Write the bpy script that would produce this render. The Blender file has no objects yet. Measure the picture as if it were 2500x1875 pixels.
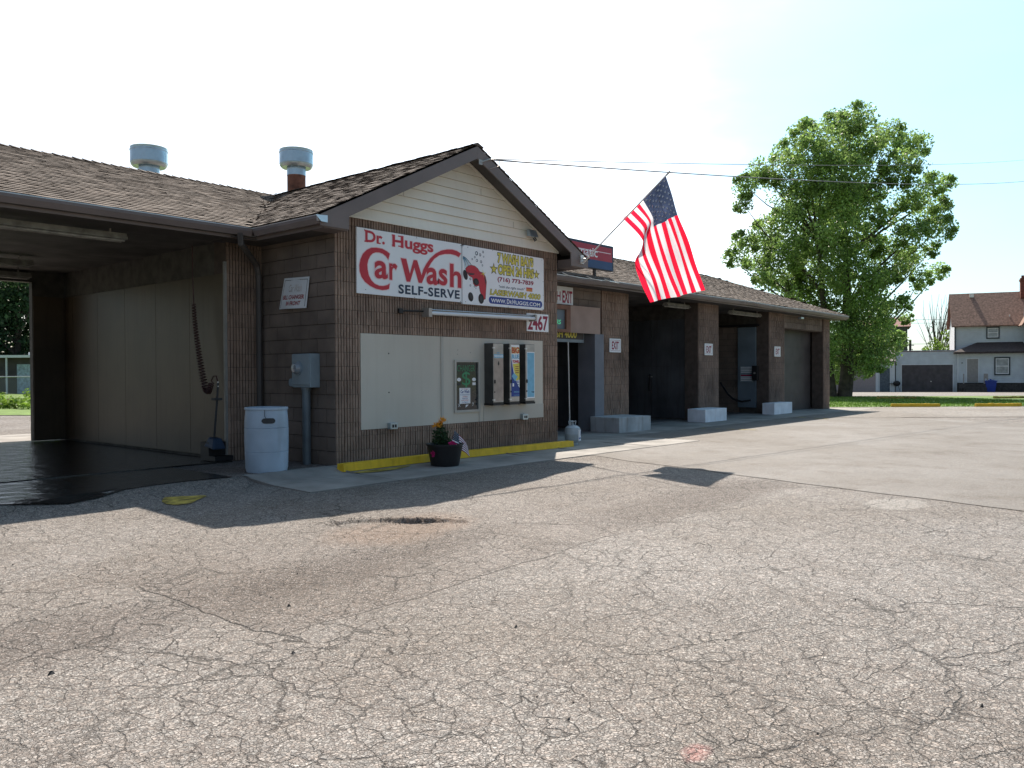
import bpy, math, random
import numpy as np
from mathutils import Vector, Matrix
random.seed(7); rng = np.random.default_rng(11)
S = bpy.context.scene; COL = S.collection
R = math.radians

# ---------------------------------------------------------------- camera
cam_d = bpy.data.cameras.new('camera'); cam = bpy.data.objects.new('camera', cam_d); COL.objects.link(cam)
cam_d.sensor_fit = 'HORIZONTAL'; cam_d.sensor_width = 36.0; cam_d.lens = 36.0 * 1996.0 / 2500.0
cam_d.clip_start = 0.05; cam_d.clip_end = 6000
YAW, PITCH, ROLL = R(40.6), R(-0.79), R(0.27)
fv = Vector((math.cos(YAW)*math.cos(PITCH), math.sin(YAW)*math.cos(PITCH), math.sin(PITCH)))
rv = fv.cross(Vector((0, 0, 1))).normalized(); uv = rv.cross(fv)
r2 = math.cos(ROLL)*rv - math.sin(ROLL)*uv; u2 = math.sin(ROLL)*rv + math.cos(ROLL)*uv
CAM = Vector((-7.19, -9.465, 1.32))
M = Matrix(((r2.x, u2.x, -fv.x, CAM.x), (r2.y, u2.y, -fv.y, CAM.y), (r2.z, u2.z, -fv.z, CAM.z), (0, 0, 0, 1)))
cam.matrix_world = M
S.camera = cam
# ---------------------------------------------------------------- light
SUN_EL, SUN_AZ = R(47.8), R(36.5)          # azimuth measured from +X towards +Y
sunv = Vector((math.cos(SUN_EL)*math.cos(SUN_AZ), math.cos(SUN_EL)*math.sin(SUN_AZ), math.sin(SUN_EL)))
sl = bpy.data.lights.new('sun', 'SUN'); sl.energy = 5.0; sl.angle = R(0.55); sl.color = (1.0, 0.91, 0.79)
so = bpy.data.objects.new('sun', sl); COL.objects.link(so)
so.rotation_euler = sunv.to_track_quat('Z', 'Y').to_euler()
W = bpy.data.worlds.new("World"); S.world = W; W.use_nodes = True
nt = W.node_tree; bgn = nt.nodes['Background']
sky = nt.nodes.new('ShaderNodeTexSky'); sky.sky_type = 'NISHITA'; sky.sun_disc = False
sky.sun_elevation = SUN_EL; sky.sun_rotation = math.pi/2 - SUN_AZ
sky.air_density = 1.0; sky.dust_density = 1.5; sky.ozone_density = 1.0
tcw = nt.nodes.new('ShaderNodeTexCoord'); mpw = nt.nodes.new('ShaderNodeMapping')
mpw.inputs['Scale'].default_value = (1.0, 1.0, 3.0); mpw.inputs['Rotation'].default_value = (0, 0, 1.1)
def wm(op, a, b=None):
    x = nt.nodes.new('ShaderNodeMath'); x.operation = op; x.use_clamp = False
    for i, v in enumerate((a, b)):
        if v is None: continue
        if isinstance(v, (int, float)): x.inputs[i].default_value = v
        else: nt.links.new(v, x.inputs[i])
    return x.outputs[0]
# thin cloud and haze that scatters brightest around the sun
dt = nt.nodes.new('ShaderNodeVectorMath'); dt.operation = 'DOT_PRODUCT'; dt.inputs[1].default_value = sunv
nrmw = nt.nodes.new('ShaderNodeVectorMath'); nrmw.operation = 'NORMALIZE'
nt.links.new(tcw.outputs['Generated'], nrmw.inputs[0]); nt.links.new(nrmw.outputs[0], dt.inputs[0])
fwd = wm('POWER', wm('MAXIMUM', dt.outputs['Value'], 0.0), 2.3)
nw = nt.nodes.new('ShaderNodeTexNoise'); nw.inputs['Scale'].default_value = 1.5; nw.inputs['Detail'].default_value = 7; nw.inputs['Roughness'].default_value = .52
nt.links.new(nrmw.outputs[0], mpw.inputs[0]); nt.links.new(mpw.outputs[0], nw.inputs[0])
mrw = nt.nodes.new('ShaderNodeMapRange'); mrw.inputs[1].default_value = .38; mrw.inputs[2].default_value = .62; mrw.inputs[3].default_value = .50; mrw.inputs[4].default_value = 1.0
nt.links.new(nw.outputs[0], mrw.inputs[0])
cl = wm('MULTIPLY', wm('ADD', wm('MULTIPLY', fwd, 10.8), .3), mrw.outputs[0])
cc = nt.nodes.new('ShaderNodeVectorMath'); cc.operation = 'SCALE'; nt.links.new(cl, cc.inputs['Scale'])
# the cloud thickens to plain white on the building's side of the sky
dl = nt.nodes.new('ShaderNodeVectorMath'); dl.operation = 'DOT_PRODUCT'; dl.inputs[1].default_value = (-.651, .759, .18); nt.links.new(nrmw.outputs[0], dl.inputs[0])
ml = nt.nodes.new('ShaderNodeMapRange'); ml.interpolation_type = 'SMOOTHSTEP'; ml.inputs[1].default_value = -.24; ml.inputs[2].default_value = .30
nt.links.new(wm('ADD', dl.outputs['Value'], wm('MULTIPLY', wm('SUBTRACT', nw.outputs[0], .5), 1.7)), ml.inputs[0])
mc = nt.nodes.new('ShaderNodeMixRGB'); mc.inputs['Color1'].default_value = (.20, .76, 1.05, 1); mc.inputs['Color2'].default_value = (1.15, 1.2, 1.22, 1)
nt.links.new(ml.outputs[0], mc.inputs[0]); nt.links.new(mc.outputs[0], cc.inputs[0])
adw = nt.nodes.new('ShaderNodeVectorMath'); adw.operation = 'ADD'
nt.links.new(sky.outputs[0], adw.inputs[0]); nt.links.new(cc.outputs[0], adw.inputs[1]); nt.links.new(adw.outputs[0], bgn.inputs[0])
bgn.inputs[1].default_value = 0.066
S.render.engine = 'CYCLES'
S.view_settings.view_transform = 'Standard'; S.view_settings.look = 'None'; S.view_settings.gamma = 1
S.view_settings.use_curve_mapping = False; S.view_settings.exposure = 0.84
S.cycles.max_bounces = 6; S.cycles.transparent_max_bounces = 8

# ---------------------------------------------------------------- materials
def mat(name, col, rough=.75, var=.18, vs=6.0, bump=.0, bs=60.0, metal=0.0, island=0.0, col2=None, spec=.4, trans=None, emit=None, streak=0.):
    m = bpy.data.materials.new(name); m.use_nodes = True; n = m.node_tree.nodes; l = m.node_tree.links
    b = n['Principled BSDF']; b.inputs['Roughness'].default_value = rough; b.inputs['Metallic'].default_value = metal
    b.inputs['Specular IOR Level'].default_value = spec
    tc = n.new('ShaderNodeTexCoord')
    nz = n.new('ShaderNodeTexNoise'); nz.inputs['Scale'].default_value = vs; nz.inputs['Detail'].default_value = 6
    l.new(tc.outputs['Object'], nz.inputs[0])
    c2 = col2 or tuple(max(0, c*(1-var*2)) for c in col); c1 = tuple(min(1, c*(1+var)) for c in col) if not col2 else col
    mx = n.new('ShaderNodeMixRGB'); mx.inputs['Color1'].default_value = (*c2, 1); mx.inputs['Color2'].default_value = (*c1, 1)
    rp = n.new('ShaderNodeMapRange'); rp.inputs[1].default_value = .32; rp.inputs[2].default_value = .68
    l.new(nz.outputs[0], rp.inputs[0]); l.new(rp.outputs[0], mx.inputs[0])
    out = mx.outputs[0]
    if streak:
        mp = n.new('ShaderNodeMapping'); mp.inputs['Scale'].default_value = (7., 7., .55); l.new(tc.outputs['Object'], mp.inputs[0])
        sn = n.new('ShaderNodeTexNoise'); sn.inputs['Scale'].default_value = 1.6; sn.inputs['Detail'].default_value = 6; l.new(mp.outputs[0], sn.inputs[0])
        sr = n.new('ShaderNodeMapRange'); sr.inputs[1].default_value = .52; sr.inputs[2].default_value = .72; sr.inputs[4].default_value = streak*1.6; l.new(sn.outputs[0], sr.inputs[0])
        sm = n.new('ShaderNodeMixRGB'); sm.blend_type = 'MULTIPLY'; sm.inputs['Color2'].default_value = (.50, .40, .30, 1); l.new(sr.outputs[0], sm.inputs[0]); l.new(out, sm.inputs['Color1']); out = sm.outputs[0]
    if island:
        g = n.new('ShaderNodeNewGeometry'); mr = n.new('ShaderNodeMapRange'); mr.inputs[3].default_value = 1-island; mr.inputs[4].default_value = 1+island
        l.new(g.outputs['Random Per Island'], mr.inputs[0])
        vm = n.new('ShaderNodeVectorMath'); vm.operation = 'SCALE'; l.new(out, vm.inputs[0]); l.new(mr.outputs[0], vm.inputs['Scale']); out = vm.outputs[0]
    l.new(out, b.inputs['Base Color'])
    if bump:
        nb = n.new('ShaderNodeTexNoise'); nb.inputs['Scale'].default_value = bs; nb.inputs['Detail'].default_value = 4
        l.new(tc.outputs['Object'], nb.inputs[0])
        bp = n.new('ShaderNodeBump'); bp.inputs['Strength'].default_value = bump; bp.inputs['Distance'].default_value = .02
        l.new(nb.outputs[0], bp.inputs['Height']); l.new(bp.outputs[0], b.inputs['Normal'])
    if trans:
        t = n.new('ShaderNodeBsdfTranslucent'); ms = n.new('ShaderNodeMixShader'); ms.inputs[0].default_value = trans
        l.new(out, t.inputs[0]); l.new(b.outputs[0], ms.inputs[1]); l.new(t.outputs[0], ms.inputs[2]); l.new(ms.outputs[0], n['Material Output'].inputs[0])
    if emit:
        b.inputs['Emission Color'].default_value = (*emit[:3], 1); b.inputs['Emission Strength'].default_value = emit[3]
    return m

def asphalt(name, dark, light, cell=36., crack=1.0, patchy=True, seams=True, relief=1.0, stain=.45):
    m = bpy.data.materials.new(name); m.use_nodes = True; n = m.node_tree.nodes; l = m.node_tree.links
    b = n['Principled BSDF']; b.inputs['Roughness'].default_value = .78; b.inputs['Specular IOR Level'].default_value = .35
    tc = n.new('ShaderNodeTexCoord'); P = tc.outputs['Object']
    def noise(scale, det=5, rough=.55, src=P):
        x = n.new('ShaderNodeTexNoise'); x.inputs['Scale'].default_value = scale; x.inputs['Detail'].default_value = det; x.inputs['Roughness'].default_value = rough; l.new(src, x.inputs[0]); return x
    def mr(src, a, bb, c=0., d=1.):
        x = n.new('ShaderNodeMapRange'); x.clamp = True
        for i, v in enumerate((a, bb, c, d)): x.inputs[i+1].default_value = v
        l.new(src, x.inputs[0]); return x.outputs[0]
    def mth(op, a, bb=None):
        x = n.new('ShaderNodeMath'); x.operation = op
        for i, v in enumerate((a, bb)):
            if v is None: continue
            if isinstance(v, (int, float)): x.inputs[i].default_value = v
            else: l.new(v, x.inputs[i])
        return x.outputs[0]
    def mix(f, c1, c2, mode='MIX'):
        x = n.new('ShaderNodeMixRGB'); x.blend_type = mode
        if isinstance(f, (int, float)): x.inputs[0].default_value = f
        else: l.new(f, x.inputs[0])
        for i, v in ((1, c1), (2, c2)):
            if isinstance(v, tuple): x.inputs[i].default_value = (*v, 1)
            else: l.new(v, x.inputs[i])
        return x.outputs[0]
    def vor(scale, feat, src=P, rnd=1.0):
        x = n.new('ShaderNodeTexVoronoi'); x.feature = feat; x.inputs['Scale'].default_value = scale; x.inputs['Randomness'].default_value = rnd; l.new(src, x.inputs['Vector']); return x
    nd = noise(14, 3); dv = n.new('ShaderNodeVectorMath'); dv.operation = 'MULTIPLY_ADD'
    dv.inputs[1].default_value = (.05, .05, .05); l.new(nd.outputs['Color'], dv.inputs[0]); l.new(P, dv.inputs[2]); PD = dv.outputs[0]
    v1 = vor(cell, 'F1', PD); v1e = vor(cell, 'DISTANCE_TO_EDGE', PD); v2 = vor(cell*2.3, 'F1'); fine = noise(210, 2)
    sep = n.new('ShaderNodeSeparateColor'); l.new(v1.outputs['Color'], sep.inputs[0]); sep2 = n.new('ShaderNodeSeparateColor'); l.new(v2.outputs['Color'], sep2.inputs[0])
    tone = mth('MULTIPLY', sep.outputs[0], sep.outputs[0]); tone = mth('ADD', mth('MULTIPLY', tone, .62), mth('MULTIPLY', sep2.outputs[0], .38))
    c = mix(tone, dark, light)
    tint = mix(sep.outputs[1], (1.0, .93, .88), (.93, .98, 1.0)); c = mix(.8, c, tint, 'MULTIPLY')
    gap = mr(v1e.outputs['Distance'], .01, .11)            # 0 at the gaps between stones
    lowf = noise(3.1, 4); gapm = mth('MULTIPLY', mth('SUBTRACT', 1.0, gap), mr(lowf.outputs[0], .35, .62, .35, 1.0))
    c = mix(mth('MULTIPLY', gapm, .62), c, tuple(x*.35 for x in dark))
    # cracks of two sizes
    def warp(sc, amp, det):
        q = noise(sc, det, .6); dv2 = n.new('ShaderNodeVectorMath'); dv2.operation = 'MULTIPLY_ADD'
        dv2.inputs[1].default_value = (amp, amp, 0); l.new(q.outputs['Color'], dv2.inputs[0]); l.new(P, dv2.inputs[2]); return dv2.outputs[0]
    ck1 = mr(vor(.95, 'DISTANCE_TO_EDGE', warp(2.2, .45, 7)).outputs['Distance'], .002, .011, 1, 0)
    ck2 = mr(vor(6.3, 'DISTANCE_TO_EDGE', warp(9.0, .11, 5)).outputs['Distance'], .004, .024, 1, 0)
    msk = mr(noise(.55, 3).outputs[0], .44, .60); msk2 = mr(noise(.9, 2).outputs[0], .50, .42)
    ck = mth('MAXIMUM', mth('MULTIPLY', ck1, mth('ADD', mth('MULTIPLY', msk2, .5), .3)), mth('MULTIPLY', ck2, mth('ADD', mth('MULTIPLY', msk, .45), .50)))
    ck = mth('MULTIPLY', ck, crack)
    big = noise(.32, 4); c = mix(mr(big.outputs[0], .38, .66), c, (.72, .67, .62), 'MULTIPLY') if patchy else c
    mid = noise(1.4, 5, .65); c = mix(mr(mid.outputs[0], .5, .72, 0, stain), c, (.62, .55, .49), 'MULTIPLY')
    if seams:
        sx = n.new('ShaderNodeSeparateXYZ'); l.new(P, sx.inputs[0])
        wob = mth('MULTIPLY', mth('SUBTRACT', noise(1.3, 5).outputs[0], .5), .35)
        xx = mth('ADD', sx.outputs[0], wob); yy = mth('ADD', sx.outputs[1], wob)
        inx = mth('MULTIPLY', mr(xx, -4.62, -4.55), mr(xx, 2.9, 3.1, 1, 0)); iny = mth('MULTIPLY', mr(yy, -5.6, -5.45), mr(yy, -4.0, -2.6, 1, 0))
        pat = mth('MULTIPLY', inx, iny)
        c = mix(mth('MULTIPLY', pat, .55), c, (.70, .64, .61), 'MULTIPLY')
        l1 = mth('MULTIPLY', mr(mth('ABSOLUTE', mth('ADD', xx, 4.58)), .003, .014, 1, 0), mth('MULTIPLY', mr(yy, -5.8, -5.7), mr(yy, -3.9, -3.7, 1, 0)))
        l2 = mth('MULTIPLY', mr(mth('ABSOLUTE', mth('ADD', yy, 5.52)), .003, .016, 1, 0), mth('MULTIPLY', mr(xx, -4.7, -4.6), mr(xx, -2.2, 2.2, 1, 0)))
        l3 = mth('MULTIPLY', mr(mth('ABSOLUTE', mth('ADD', mth('ADD', sx.outputs[0], mth('MULTIPLY', sx.outputs[1], -.5)), -4.12)), .004, .016, 1, 0), mth('MULTIPLY', mr(yy, -4.7, -4.5), mr(yy, -2.2, -2.0, 1, 0)))
        ck = mth('MAXIMUM', ck, mth('MAXIMUM', l1, mth('MAXIMUM', mth('MULTIPLY', l2, .7), l3)))
        # worn wheel-track stains and the pothole's soil
        def blob(cx, cy, rx, ry, soft=.6):
            q = mth('ADD', mth('POWER', mth('DIVIDE', mth('SUBTRACT', xx, cx), rx), 2.), mth('POWER', mth('DIVIDE', mth('SUBTRACT', yy, cy), ry), 2.))
            return mr(q, 1-soft, 1+soft, 1, 0)
        st = mth('MAXIMUM', blob(-5.3, -4.55, .75, .45, .8), mth('MAXIMUM', blob(1.3, -5.1, 1.9, .5, .8), blob(-3.4, -4.5, 1.6, .35, .9)))
        c = mix(mth('MULTIPLY', st, .62), c, (.45, .39, .36), 'MULTIPLY'); c = mix(mth('MULTIPLY', blob(2.1, -6.9, .42, .28, .3), .35), c, (.42, .40, .37))
        c = mix(mth('MULTIPLY', blob(-2.1, -3.74, .74, .50, .5), .5), c, mix(fine.outputs[0], (.12, .075, .05), (.34, .22, .15)))
        c = mix(mth('MULTIPLY', blob(-4.35, -7.96, .07, .05, .8), .3), c, (.62, .22, .2))
    c = mix(mth('MULTIPLY', ck, .85), c, (.035, .028, .023))
    pit = noise(75, 3, .6); c = mix(mr(pit.outputs[0], .60, .72, 0, .45), c, (.035, .028, .025))
    c = mix(mr(sep2.outputs[1], .92, .95, 0, .5), c, tuple(min(1, x*1.35) for x in light))
    c = mix(mr(fine.outputs[0], .35, .65, .28, 0), c, (.25, .22, .2), 'MULTIPLY')
    l.new(c, b.inputs['Base Color'])
    hgt = mth('ADD', mth('MULTIPLY', gap, .5), mth('MULTIPLY', sep.outputs[2], .55)); hgt = mth('ADD', hgt, mth('MULTIPLY', fine.outputs[0], .25))
    hgt = mth('SUBTRACT', hgt, mth('MULTIPLY', ck, 2.0)); hgt = mth('ADD', hgt, mth('MULTIPLY', noise(9, 4).outputs[0], 1.5))
    bp = n.new('ShaderNodeBump'); bp.inputs['Strength'].default_value = .8*relief; bp.inputs['Distance'].default_value = .011
    l.new(hgt, bp.inputs['Height']); l.new(bp.outputs[0], b.inputs['Normal'])
    return m

MT = {}
MT['asphalt'] = asphalt('old_asphalt', (.122, .108, .101), (.475, .435, .405), cell=60., crack=1.0)
MT['bayboard'] = mat('dark_bay_panel', (.085, .088, .095), .5, .2, 1.2, streak=.3)
MT['asphalt_s'] = asphalt('smooth_asphalt', (.165, .152, .143), (.27, .252, .238), cell=60., crack=.12, seams=False, relief=.5, stain=.85)
MT['asphalt_f'] = asphalt('far_asphalt', (.15, .135, .125), (.36, .33, .30), cell=26., crack=.8, seams=False, relief=.7)
MT['concrete'] = mat('concrete', (.27, .25, .23), .85, .2, 1.3, .35, 90)
MT['concrete_b'] = mat('cast_concrete', (.47, .49, .50), .85, .14, 2.0, .3, 50, streak=.3)
MT['white_b'] = mat('white_painted_concrete', (.84, .87, .92), .6, .07, 3.0, .12, 40, streak=.12)
MT['joint'] = mat('joint_filler', (.05, .045, .04), .9)
MT['wet'] = mat('wet_concrete', (.018, .018, .018), .22, .3, 1.3, .9, 4.0, spec=.7)
MT['baydry'] = mat('damp_concrete', (.15, .145, .14), .5, .25, 1.5, .2, 30)
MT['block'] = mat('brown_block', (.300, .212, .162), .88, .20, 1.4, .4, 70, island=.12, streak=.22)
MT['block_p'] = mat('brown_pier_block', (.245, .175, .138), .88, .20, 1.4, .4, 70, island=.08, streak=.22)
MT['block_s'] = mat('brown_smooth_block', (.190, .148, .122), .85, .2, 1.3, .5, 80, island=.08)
MT['mortar'] = mat('mortar', (.105, .080, .066), .95, .15)
MT['shingle'] = mat('asphalt_shingle', (.142, .110, .090), .92, .08, 1.6, .3, 130, island=.17)
MT['shingle_far'] = mat('far_shingle', (.27, .165, .125), .92, .20, 5.0, .5, 20, island=.15)
MT['deck'] = mat('roof_deck', (.03, .024, .02), .95)
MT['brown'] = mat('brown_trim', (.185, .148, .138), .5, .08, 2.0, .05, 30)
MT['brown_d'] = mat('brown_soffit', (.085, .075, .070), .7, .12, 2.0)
MT['lip'] = mat('gutter_lip_highlight', (.60, .60, .60), .3, .12, 3, metal=.6)  # pale lip puts the gutter's bright highlight line into the colour
MT['alu'] = mat('bare_aluminium', (.72, .70, .68), .4, .1, 4, metal=.5)
MT['cream'] = mat('cream_siding', (.82, .785, .69), .55, .05, .7, streak=.05)
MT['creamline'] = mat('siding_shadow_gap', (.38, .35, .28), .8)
MT['beige'] = mat('beige_panel', (.60, .555, .475), .75, .04, .9, .1, 40, streak=.05)
MT['beige_d'] = mat('beige_panel_trim', (.50, .475, .42), .75, .05, 1.1)
MT['frp'] = mat('bay_wall_panel', (.084, .060, .038), .4, .2, .7, .04, 6, streak=.2)
MT['frp_d'] = mat('bay_upper_wall', (.085, .078, .068), .7, .2)
MT['trimlite'] = mat('panel_edge_trim', (.26, .25, .23), .4, .1)
MT['ceil'] = mat('bay_ceiling', (.12, .112, .103), .75, .25, 2)
MT['white'] = mat('white_sign_face', (.86, .88, .90), .4, .02, 2)
MT['white2'] = mat('white_enamel', (.74, .76, .78), .45, .05, 3)
MT['red'] = mat('sign_red', (.56, .035, .055), .5, .04, 3)
MT['pink'] = mat('sign_pink_edge', (.86, .66, .68), .5, .02)
MT['navy'] = mat('sign_navy', (.022, .045, .085), .5, .04)
MT['blue'] = mat('sign_blue', (.022, .055, .27), .5, .04)
MT['lblue'] = mat('sign_light_blue', (.20, .48, .66), .5, .05, 14)
MT['yellow_s'] = mat('sign_yellow', (.72, .62, .10), .5, .04)
MT['olive'] = mat('sign_olive_edge', (.035, .045, .01), .5)
MT['maroon'] = mat('sign_maroon', (.30, .012, .05), .5, .04)
MT['black'] = mat('black_plastic', (.014, .014, .016), .5, .1)
MT['darkgrey'] = mat('dark_grey', (.045, .047, .05), .6, .1)
MT['orange'] = mat('sign_orange', (.62, .22, .05), .5, .04)
MT['steel'] = mat('brushed_steel', (.44, .41, .38), .42, .12, 5, metal=.55)
MT['steel_b'] = mat('vending_case', (.085, .082, .078), .45, .12, 5, metal=.3)
MT['tan'] = mat('tan_label', (.42, .33, .27), .5, .12, 7)
MT['galv'] = mat('galvanized_steel', (.45, .54, .60), .33, .10, 5, metal=.8)
MT['rust'] = mat('rusty_steel', (.20, .085, .055), .85, .25, 9)
MT['greybox'] = mat('grey_meter_enamel', (.23, .29, .33), .45, .08, 4)
MT['barrel'] = mat('white_barrel_plastic', (.42, .51, .61), .5, .10, 2, .05, 8, streak=.12)
MT['yellow'] = mat('yellow_kerb_paint', (.80, .50, .02), .6, .08, 6, .2, 50, streak=.2)
MT['yellow_w'] = mat('worn_yellow_paint', (.36, .27, .05), .75, .35, 9, .3, 60)
MT['soil'] = mat('soil', (.05, .032, .02), .95)
MT['leaf'] = mat('leaf', (.255, .385, .110), .5, .20, .5, island=.42, trans=.5)
MT['leaf_d'] = mat('dark_leaf', (.045, .095, .035), .6, .25, .5, island=.35, trans=.35)
MT['weed'] = mat('weed_leaf', (.19, .30, .04), .65, .25, .7, island=.35, trans=.4)
MT['weed_b'] = mat('dry_weed', (.30, .20, .13), .8, .2, .7, island=.3, trans=.3)
MT['grassb'] = mat('grass_blade', (.115, .21, .03), .7, .2, .7, island=.3, trans=.35)
MT['lawn'] = mat('lawn', (.125, .20, .035), .9, .18, 1.3, .8, 60)
MT['earth'] = mat('dull_grass', (.14, .17, .06), .95, .2, .3)
MT['bark'] = mat('bark', (.085, .070, .055), .95, .25, 3, .7, 25)
MT['petal_o'] = mat('orange_petal', (.86, .36, .02), .6, .15, 20, trans=.3)
MT['petal_p'] = mat('pink_petal', (.62, .02, .18), .6, .1, 20, trans=.3)
MT['f_red'] = mat('flag_red', (.86, .015, .05), .7, .02, 2, trans=.62)
MT['f_white'] = mat('flag_white', (.84, .82, .84), .7, .02, 2, trans=.5)
MT['f_blue'] = mat('flag_blue', (.055, .075, .14), .7, .10, 8, trans=.42)
MT['f_star'] = mat('flag_star', (.80, .82, .86), .7, .02, trans=.4)
MT['wood'] = mat('stained_wood', (.26, .13, .085), .7, .12, 3)
MT['plywood'] = mat('painted_plywood', (.40, .285, .235), .75, .08, 2, .15, 60)
MT['darkglass'] = mat('dark_glass', (.022, .028, .034), .08, .1, spec=.7)
MT['green_g'] = mat('green_lettering', (.06, .30, .14), .5)
MT['green_l'] = mat('lit_green_lettering', (.05, .45, .22), .5, emit=(.1, .8, .35, .35))
MT['tube'] = mat('fluorescent_tube', (.72, .76, .80), .35, .02)
MT['fixture'] = mat('dusty_fixture', (.34, .33, .30), .6, .2, 8)
MT['redsign'] = mat('red_sign_face', (.42, .022, .05), .4, .05, 2)
MT['bluesign'] = mat('blue_sign_face', (.02, .06, .17), .4, .05, 2)
MT['siding'] = mat('pale_blue_siding', (.56, .615, .655), .7, .05, 1.5)
MT['siding_w'] = mat('white_siding', (.66, .70, .73), .7, .04, 1.5)
MT['garagedoor'] = mat('dark_garage_door', (.075, .066, .072), .6, .15, 2)
MT['doorgrey'] = mat('grey_door', (.29, .28, .27), .6, .06)
MT['pinkgrey'] = mat('pale_pink_garage_door', (.34, .29, .29), .7, .05)
MT['trimdark'] = mat('dark_window_trim', (.03, .045, .055), .5)
MT['glass'] = mat('window_glass', (.30, .34, .38), .12, .15, 3, spec=.8)
MT['brick'] = mat('brick', (.20, .07, .05), .9, .2, 6, .4, 30)
MT['found'] = mat('dark_foundation', (.065, .060, .058), .9, .2)
MT['bin'] = mat('blue_bin_plastic', (.015, .05, .32), .45, .05)
MT['wire'] = mat('cable', (.12, .12, .13), .6)
MT['fence'] = mat('fence_steel', (.46, .48, .50), .45, .1, metal=.5)
MT['propane'] = mat('grey_tank_enamel', (.36, .42, .46), .45, .10, 6)
MT['conduit'] = mat('grey_conduit', (.13, .16, .18), .5, .1, 4, metal=.2)
MT['jamb'] = mat('grey_jamb', (.20, .21, .24), .7, .08, 2)
MT['bluepanel'] = mat('blue_grey_bay_panel', (.15, .19, .225), .45, .12, 1.5)
MT['darkdoor'] = mat('dark_bay_door', (.066, .058, .056), .55, .18, 1.5)
MT['hosered'] = mat('dark_red_hose', (.07, .030, .028), .6)
MT['stonep'] = mat('dark_stone', (.035, .034, .036), .85, .3, 20)

# ---------------------------------------------------------------- mesh helpers
class MB:
    def __init__(s): s.v = []; s.f = []; s.m = []; s.cur = 0
    def q(s, *pts, m=None):
        k = len(s.v); s.v += [tuple(p) for p in pts]; s.f.append(tuple(range(k, k+len(pts)))); s.m.append(s.cur if m is None else m)
    def add(s, vs, fs, m=None):
        k = len(s.v); s.v += [tuple(p) for p in vs]
        for f in fs: s.f.append(tuple(i+k for i in f)); s.m.append(s.cur if m is None else m)
    def box(s, x0, x1, y0, y1, z0, z1, m=None):
        s.add([(x0,y0,z0),(x1,y0,z0),(x1,y1,z0),(x0,y1,z0),(x0,y0,z1),(x1,y0,z1),(x1,y1,z1),(x0,y1,z1)],
              [(0,3,2,1),(4,5,6,7),(0,1,5,4),(1,2,6,5),(2,3,7,6),(3,0,4,7)], m)
    def prism(s, pts, axis, a, b, m=None):
        """polygon (2D) extruded along axis (0 x, 1 y, 2 z) from a to b"""
        def P(p, t):
            return (t, p[0], p[1]) if axis == 0 else ((p[0], t, p[1]) if axis == 1 else (p[0], p[1], t))
        n = len(pts); vs = [P(p, a) for p in pts] + [P(p, b) for p in pts]
        fs = [tuple(range(n)), tuple(range(2*n-1, n-1, -1))] + [(i, i+n, (i+1) % n + n, (i+1) % n) for i in range(n)]
        s.add(vs, fs, m)
    def flat(s, pts, y, m=None, th=.0015):
        s.prism([(p[0], p[1]) for p in pts], 1, y-th, y, m)
    def tube(s, path, rad, n=8, m=None, cap=True):
        P = [Vector(p) for p in path]; rs = rad if isinstance(rad, (list, tuple)) else [rad]*len(P)
        k = len(s.v); prev = None
        for i, p in enumerate(P):
            t = (P[min(i+1, len(P)-1)]-P[max(i-1, 0)]).normalized()
            a = prev if prev is not None else (Vector((0, 0, 1)) if abs(t.z) < .9 else Vector((1, 0, 0)))
            a = (a - t*a.dot(t)); a = a.normalized() if a.length > 1e-6 else t.orthogonal().normalized()
            prev = a; b = t.cross(a)
            for j in range(n):
                w = 2*math.pi*j/n; s.v.append(tuple(p + (a*math.cos(w)+b*math.sin(w))*rs[i]))
        mm = s.cur if m is None else m
        for i in range(len(P)-1):
            for j in range(n):
                s.f.append((k+i*n+j, k+i*n+(j+1) % n, k+(i+1)*n+(j+1) % n, k+(i+1)*n+j)); s.m.append(mm)
        if cap:
            s.f.append(tuple(range(k+n-1, k-1, -1))); s.m.append(mm)
            e = k+(len(P)-1)*n; s.f.append(tuple(range(e, e+n))); s.m.append(mm)
    def lathe(s, prof, c=(0, 0, 0), n=32, m=None, rim=None):
        k = len(s.v); mm = s.cur if m is None else m
        for r, z in prof:
            for j in range(n):
                w = 2*math.pi*j/n; s.v.append((c[0]+r*math.cos(w), c[1]+r*math.sin(w), c[2]+z))
        for i in range(len(prof)-1):
            for j in range(n):
                s.f.append((k+i*n+j, k+i*n+(j+1) % n, k+(i+1)*n+(j+1) % n, k+(i+1)*n+j)); s.m.append(mm)
    def build(s, name, mats, parent=None, local=False, smooth=False, bevel=0):
        me = bpy.data.meshes.new(name); v = s.v
        root = parent
        while root is not None and root.parent is not None: root = root.parent
        if root is not None and not local:
            ox, oy, oz = root.location; a = -root.rotation_euler.z; ca, sa = math.cos(a), math.sin(a)
            v = [((x-ox)*ca-(y-oy)*sa, (x-ox)*sa+(y-oy)*ca, z-oz) for x, y, z in v]
        me.from_pydata(v, [], s.f); mats = mats if isinstance(mats, (list, tuple)) else [mats]
        for m in mats: me.materials.append(MT[m] if isinstance(m, str) else m)
        if len(mats) > 1: me.polygons.foreach_set('material_index', s.m)
        if smooth: me.polygons.foreach_set('use_smooth', [True]*len(me.polygons))
        me.update()
        o = bpy.data.objects.new(name, me); COL.objects.link(o)
        if parent is not None: o.parent = parent
        if smooth:
            try: me.set_sharp_from_angle(angle=R(38))
            except Exception: pass
        if bevel:
            md = o.modifiers.new('bevel', 'BEVEL'); md.width = bevel; md.segments = 2; md.limit_method = 'ANGLE'
        return o

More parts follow.
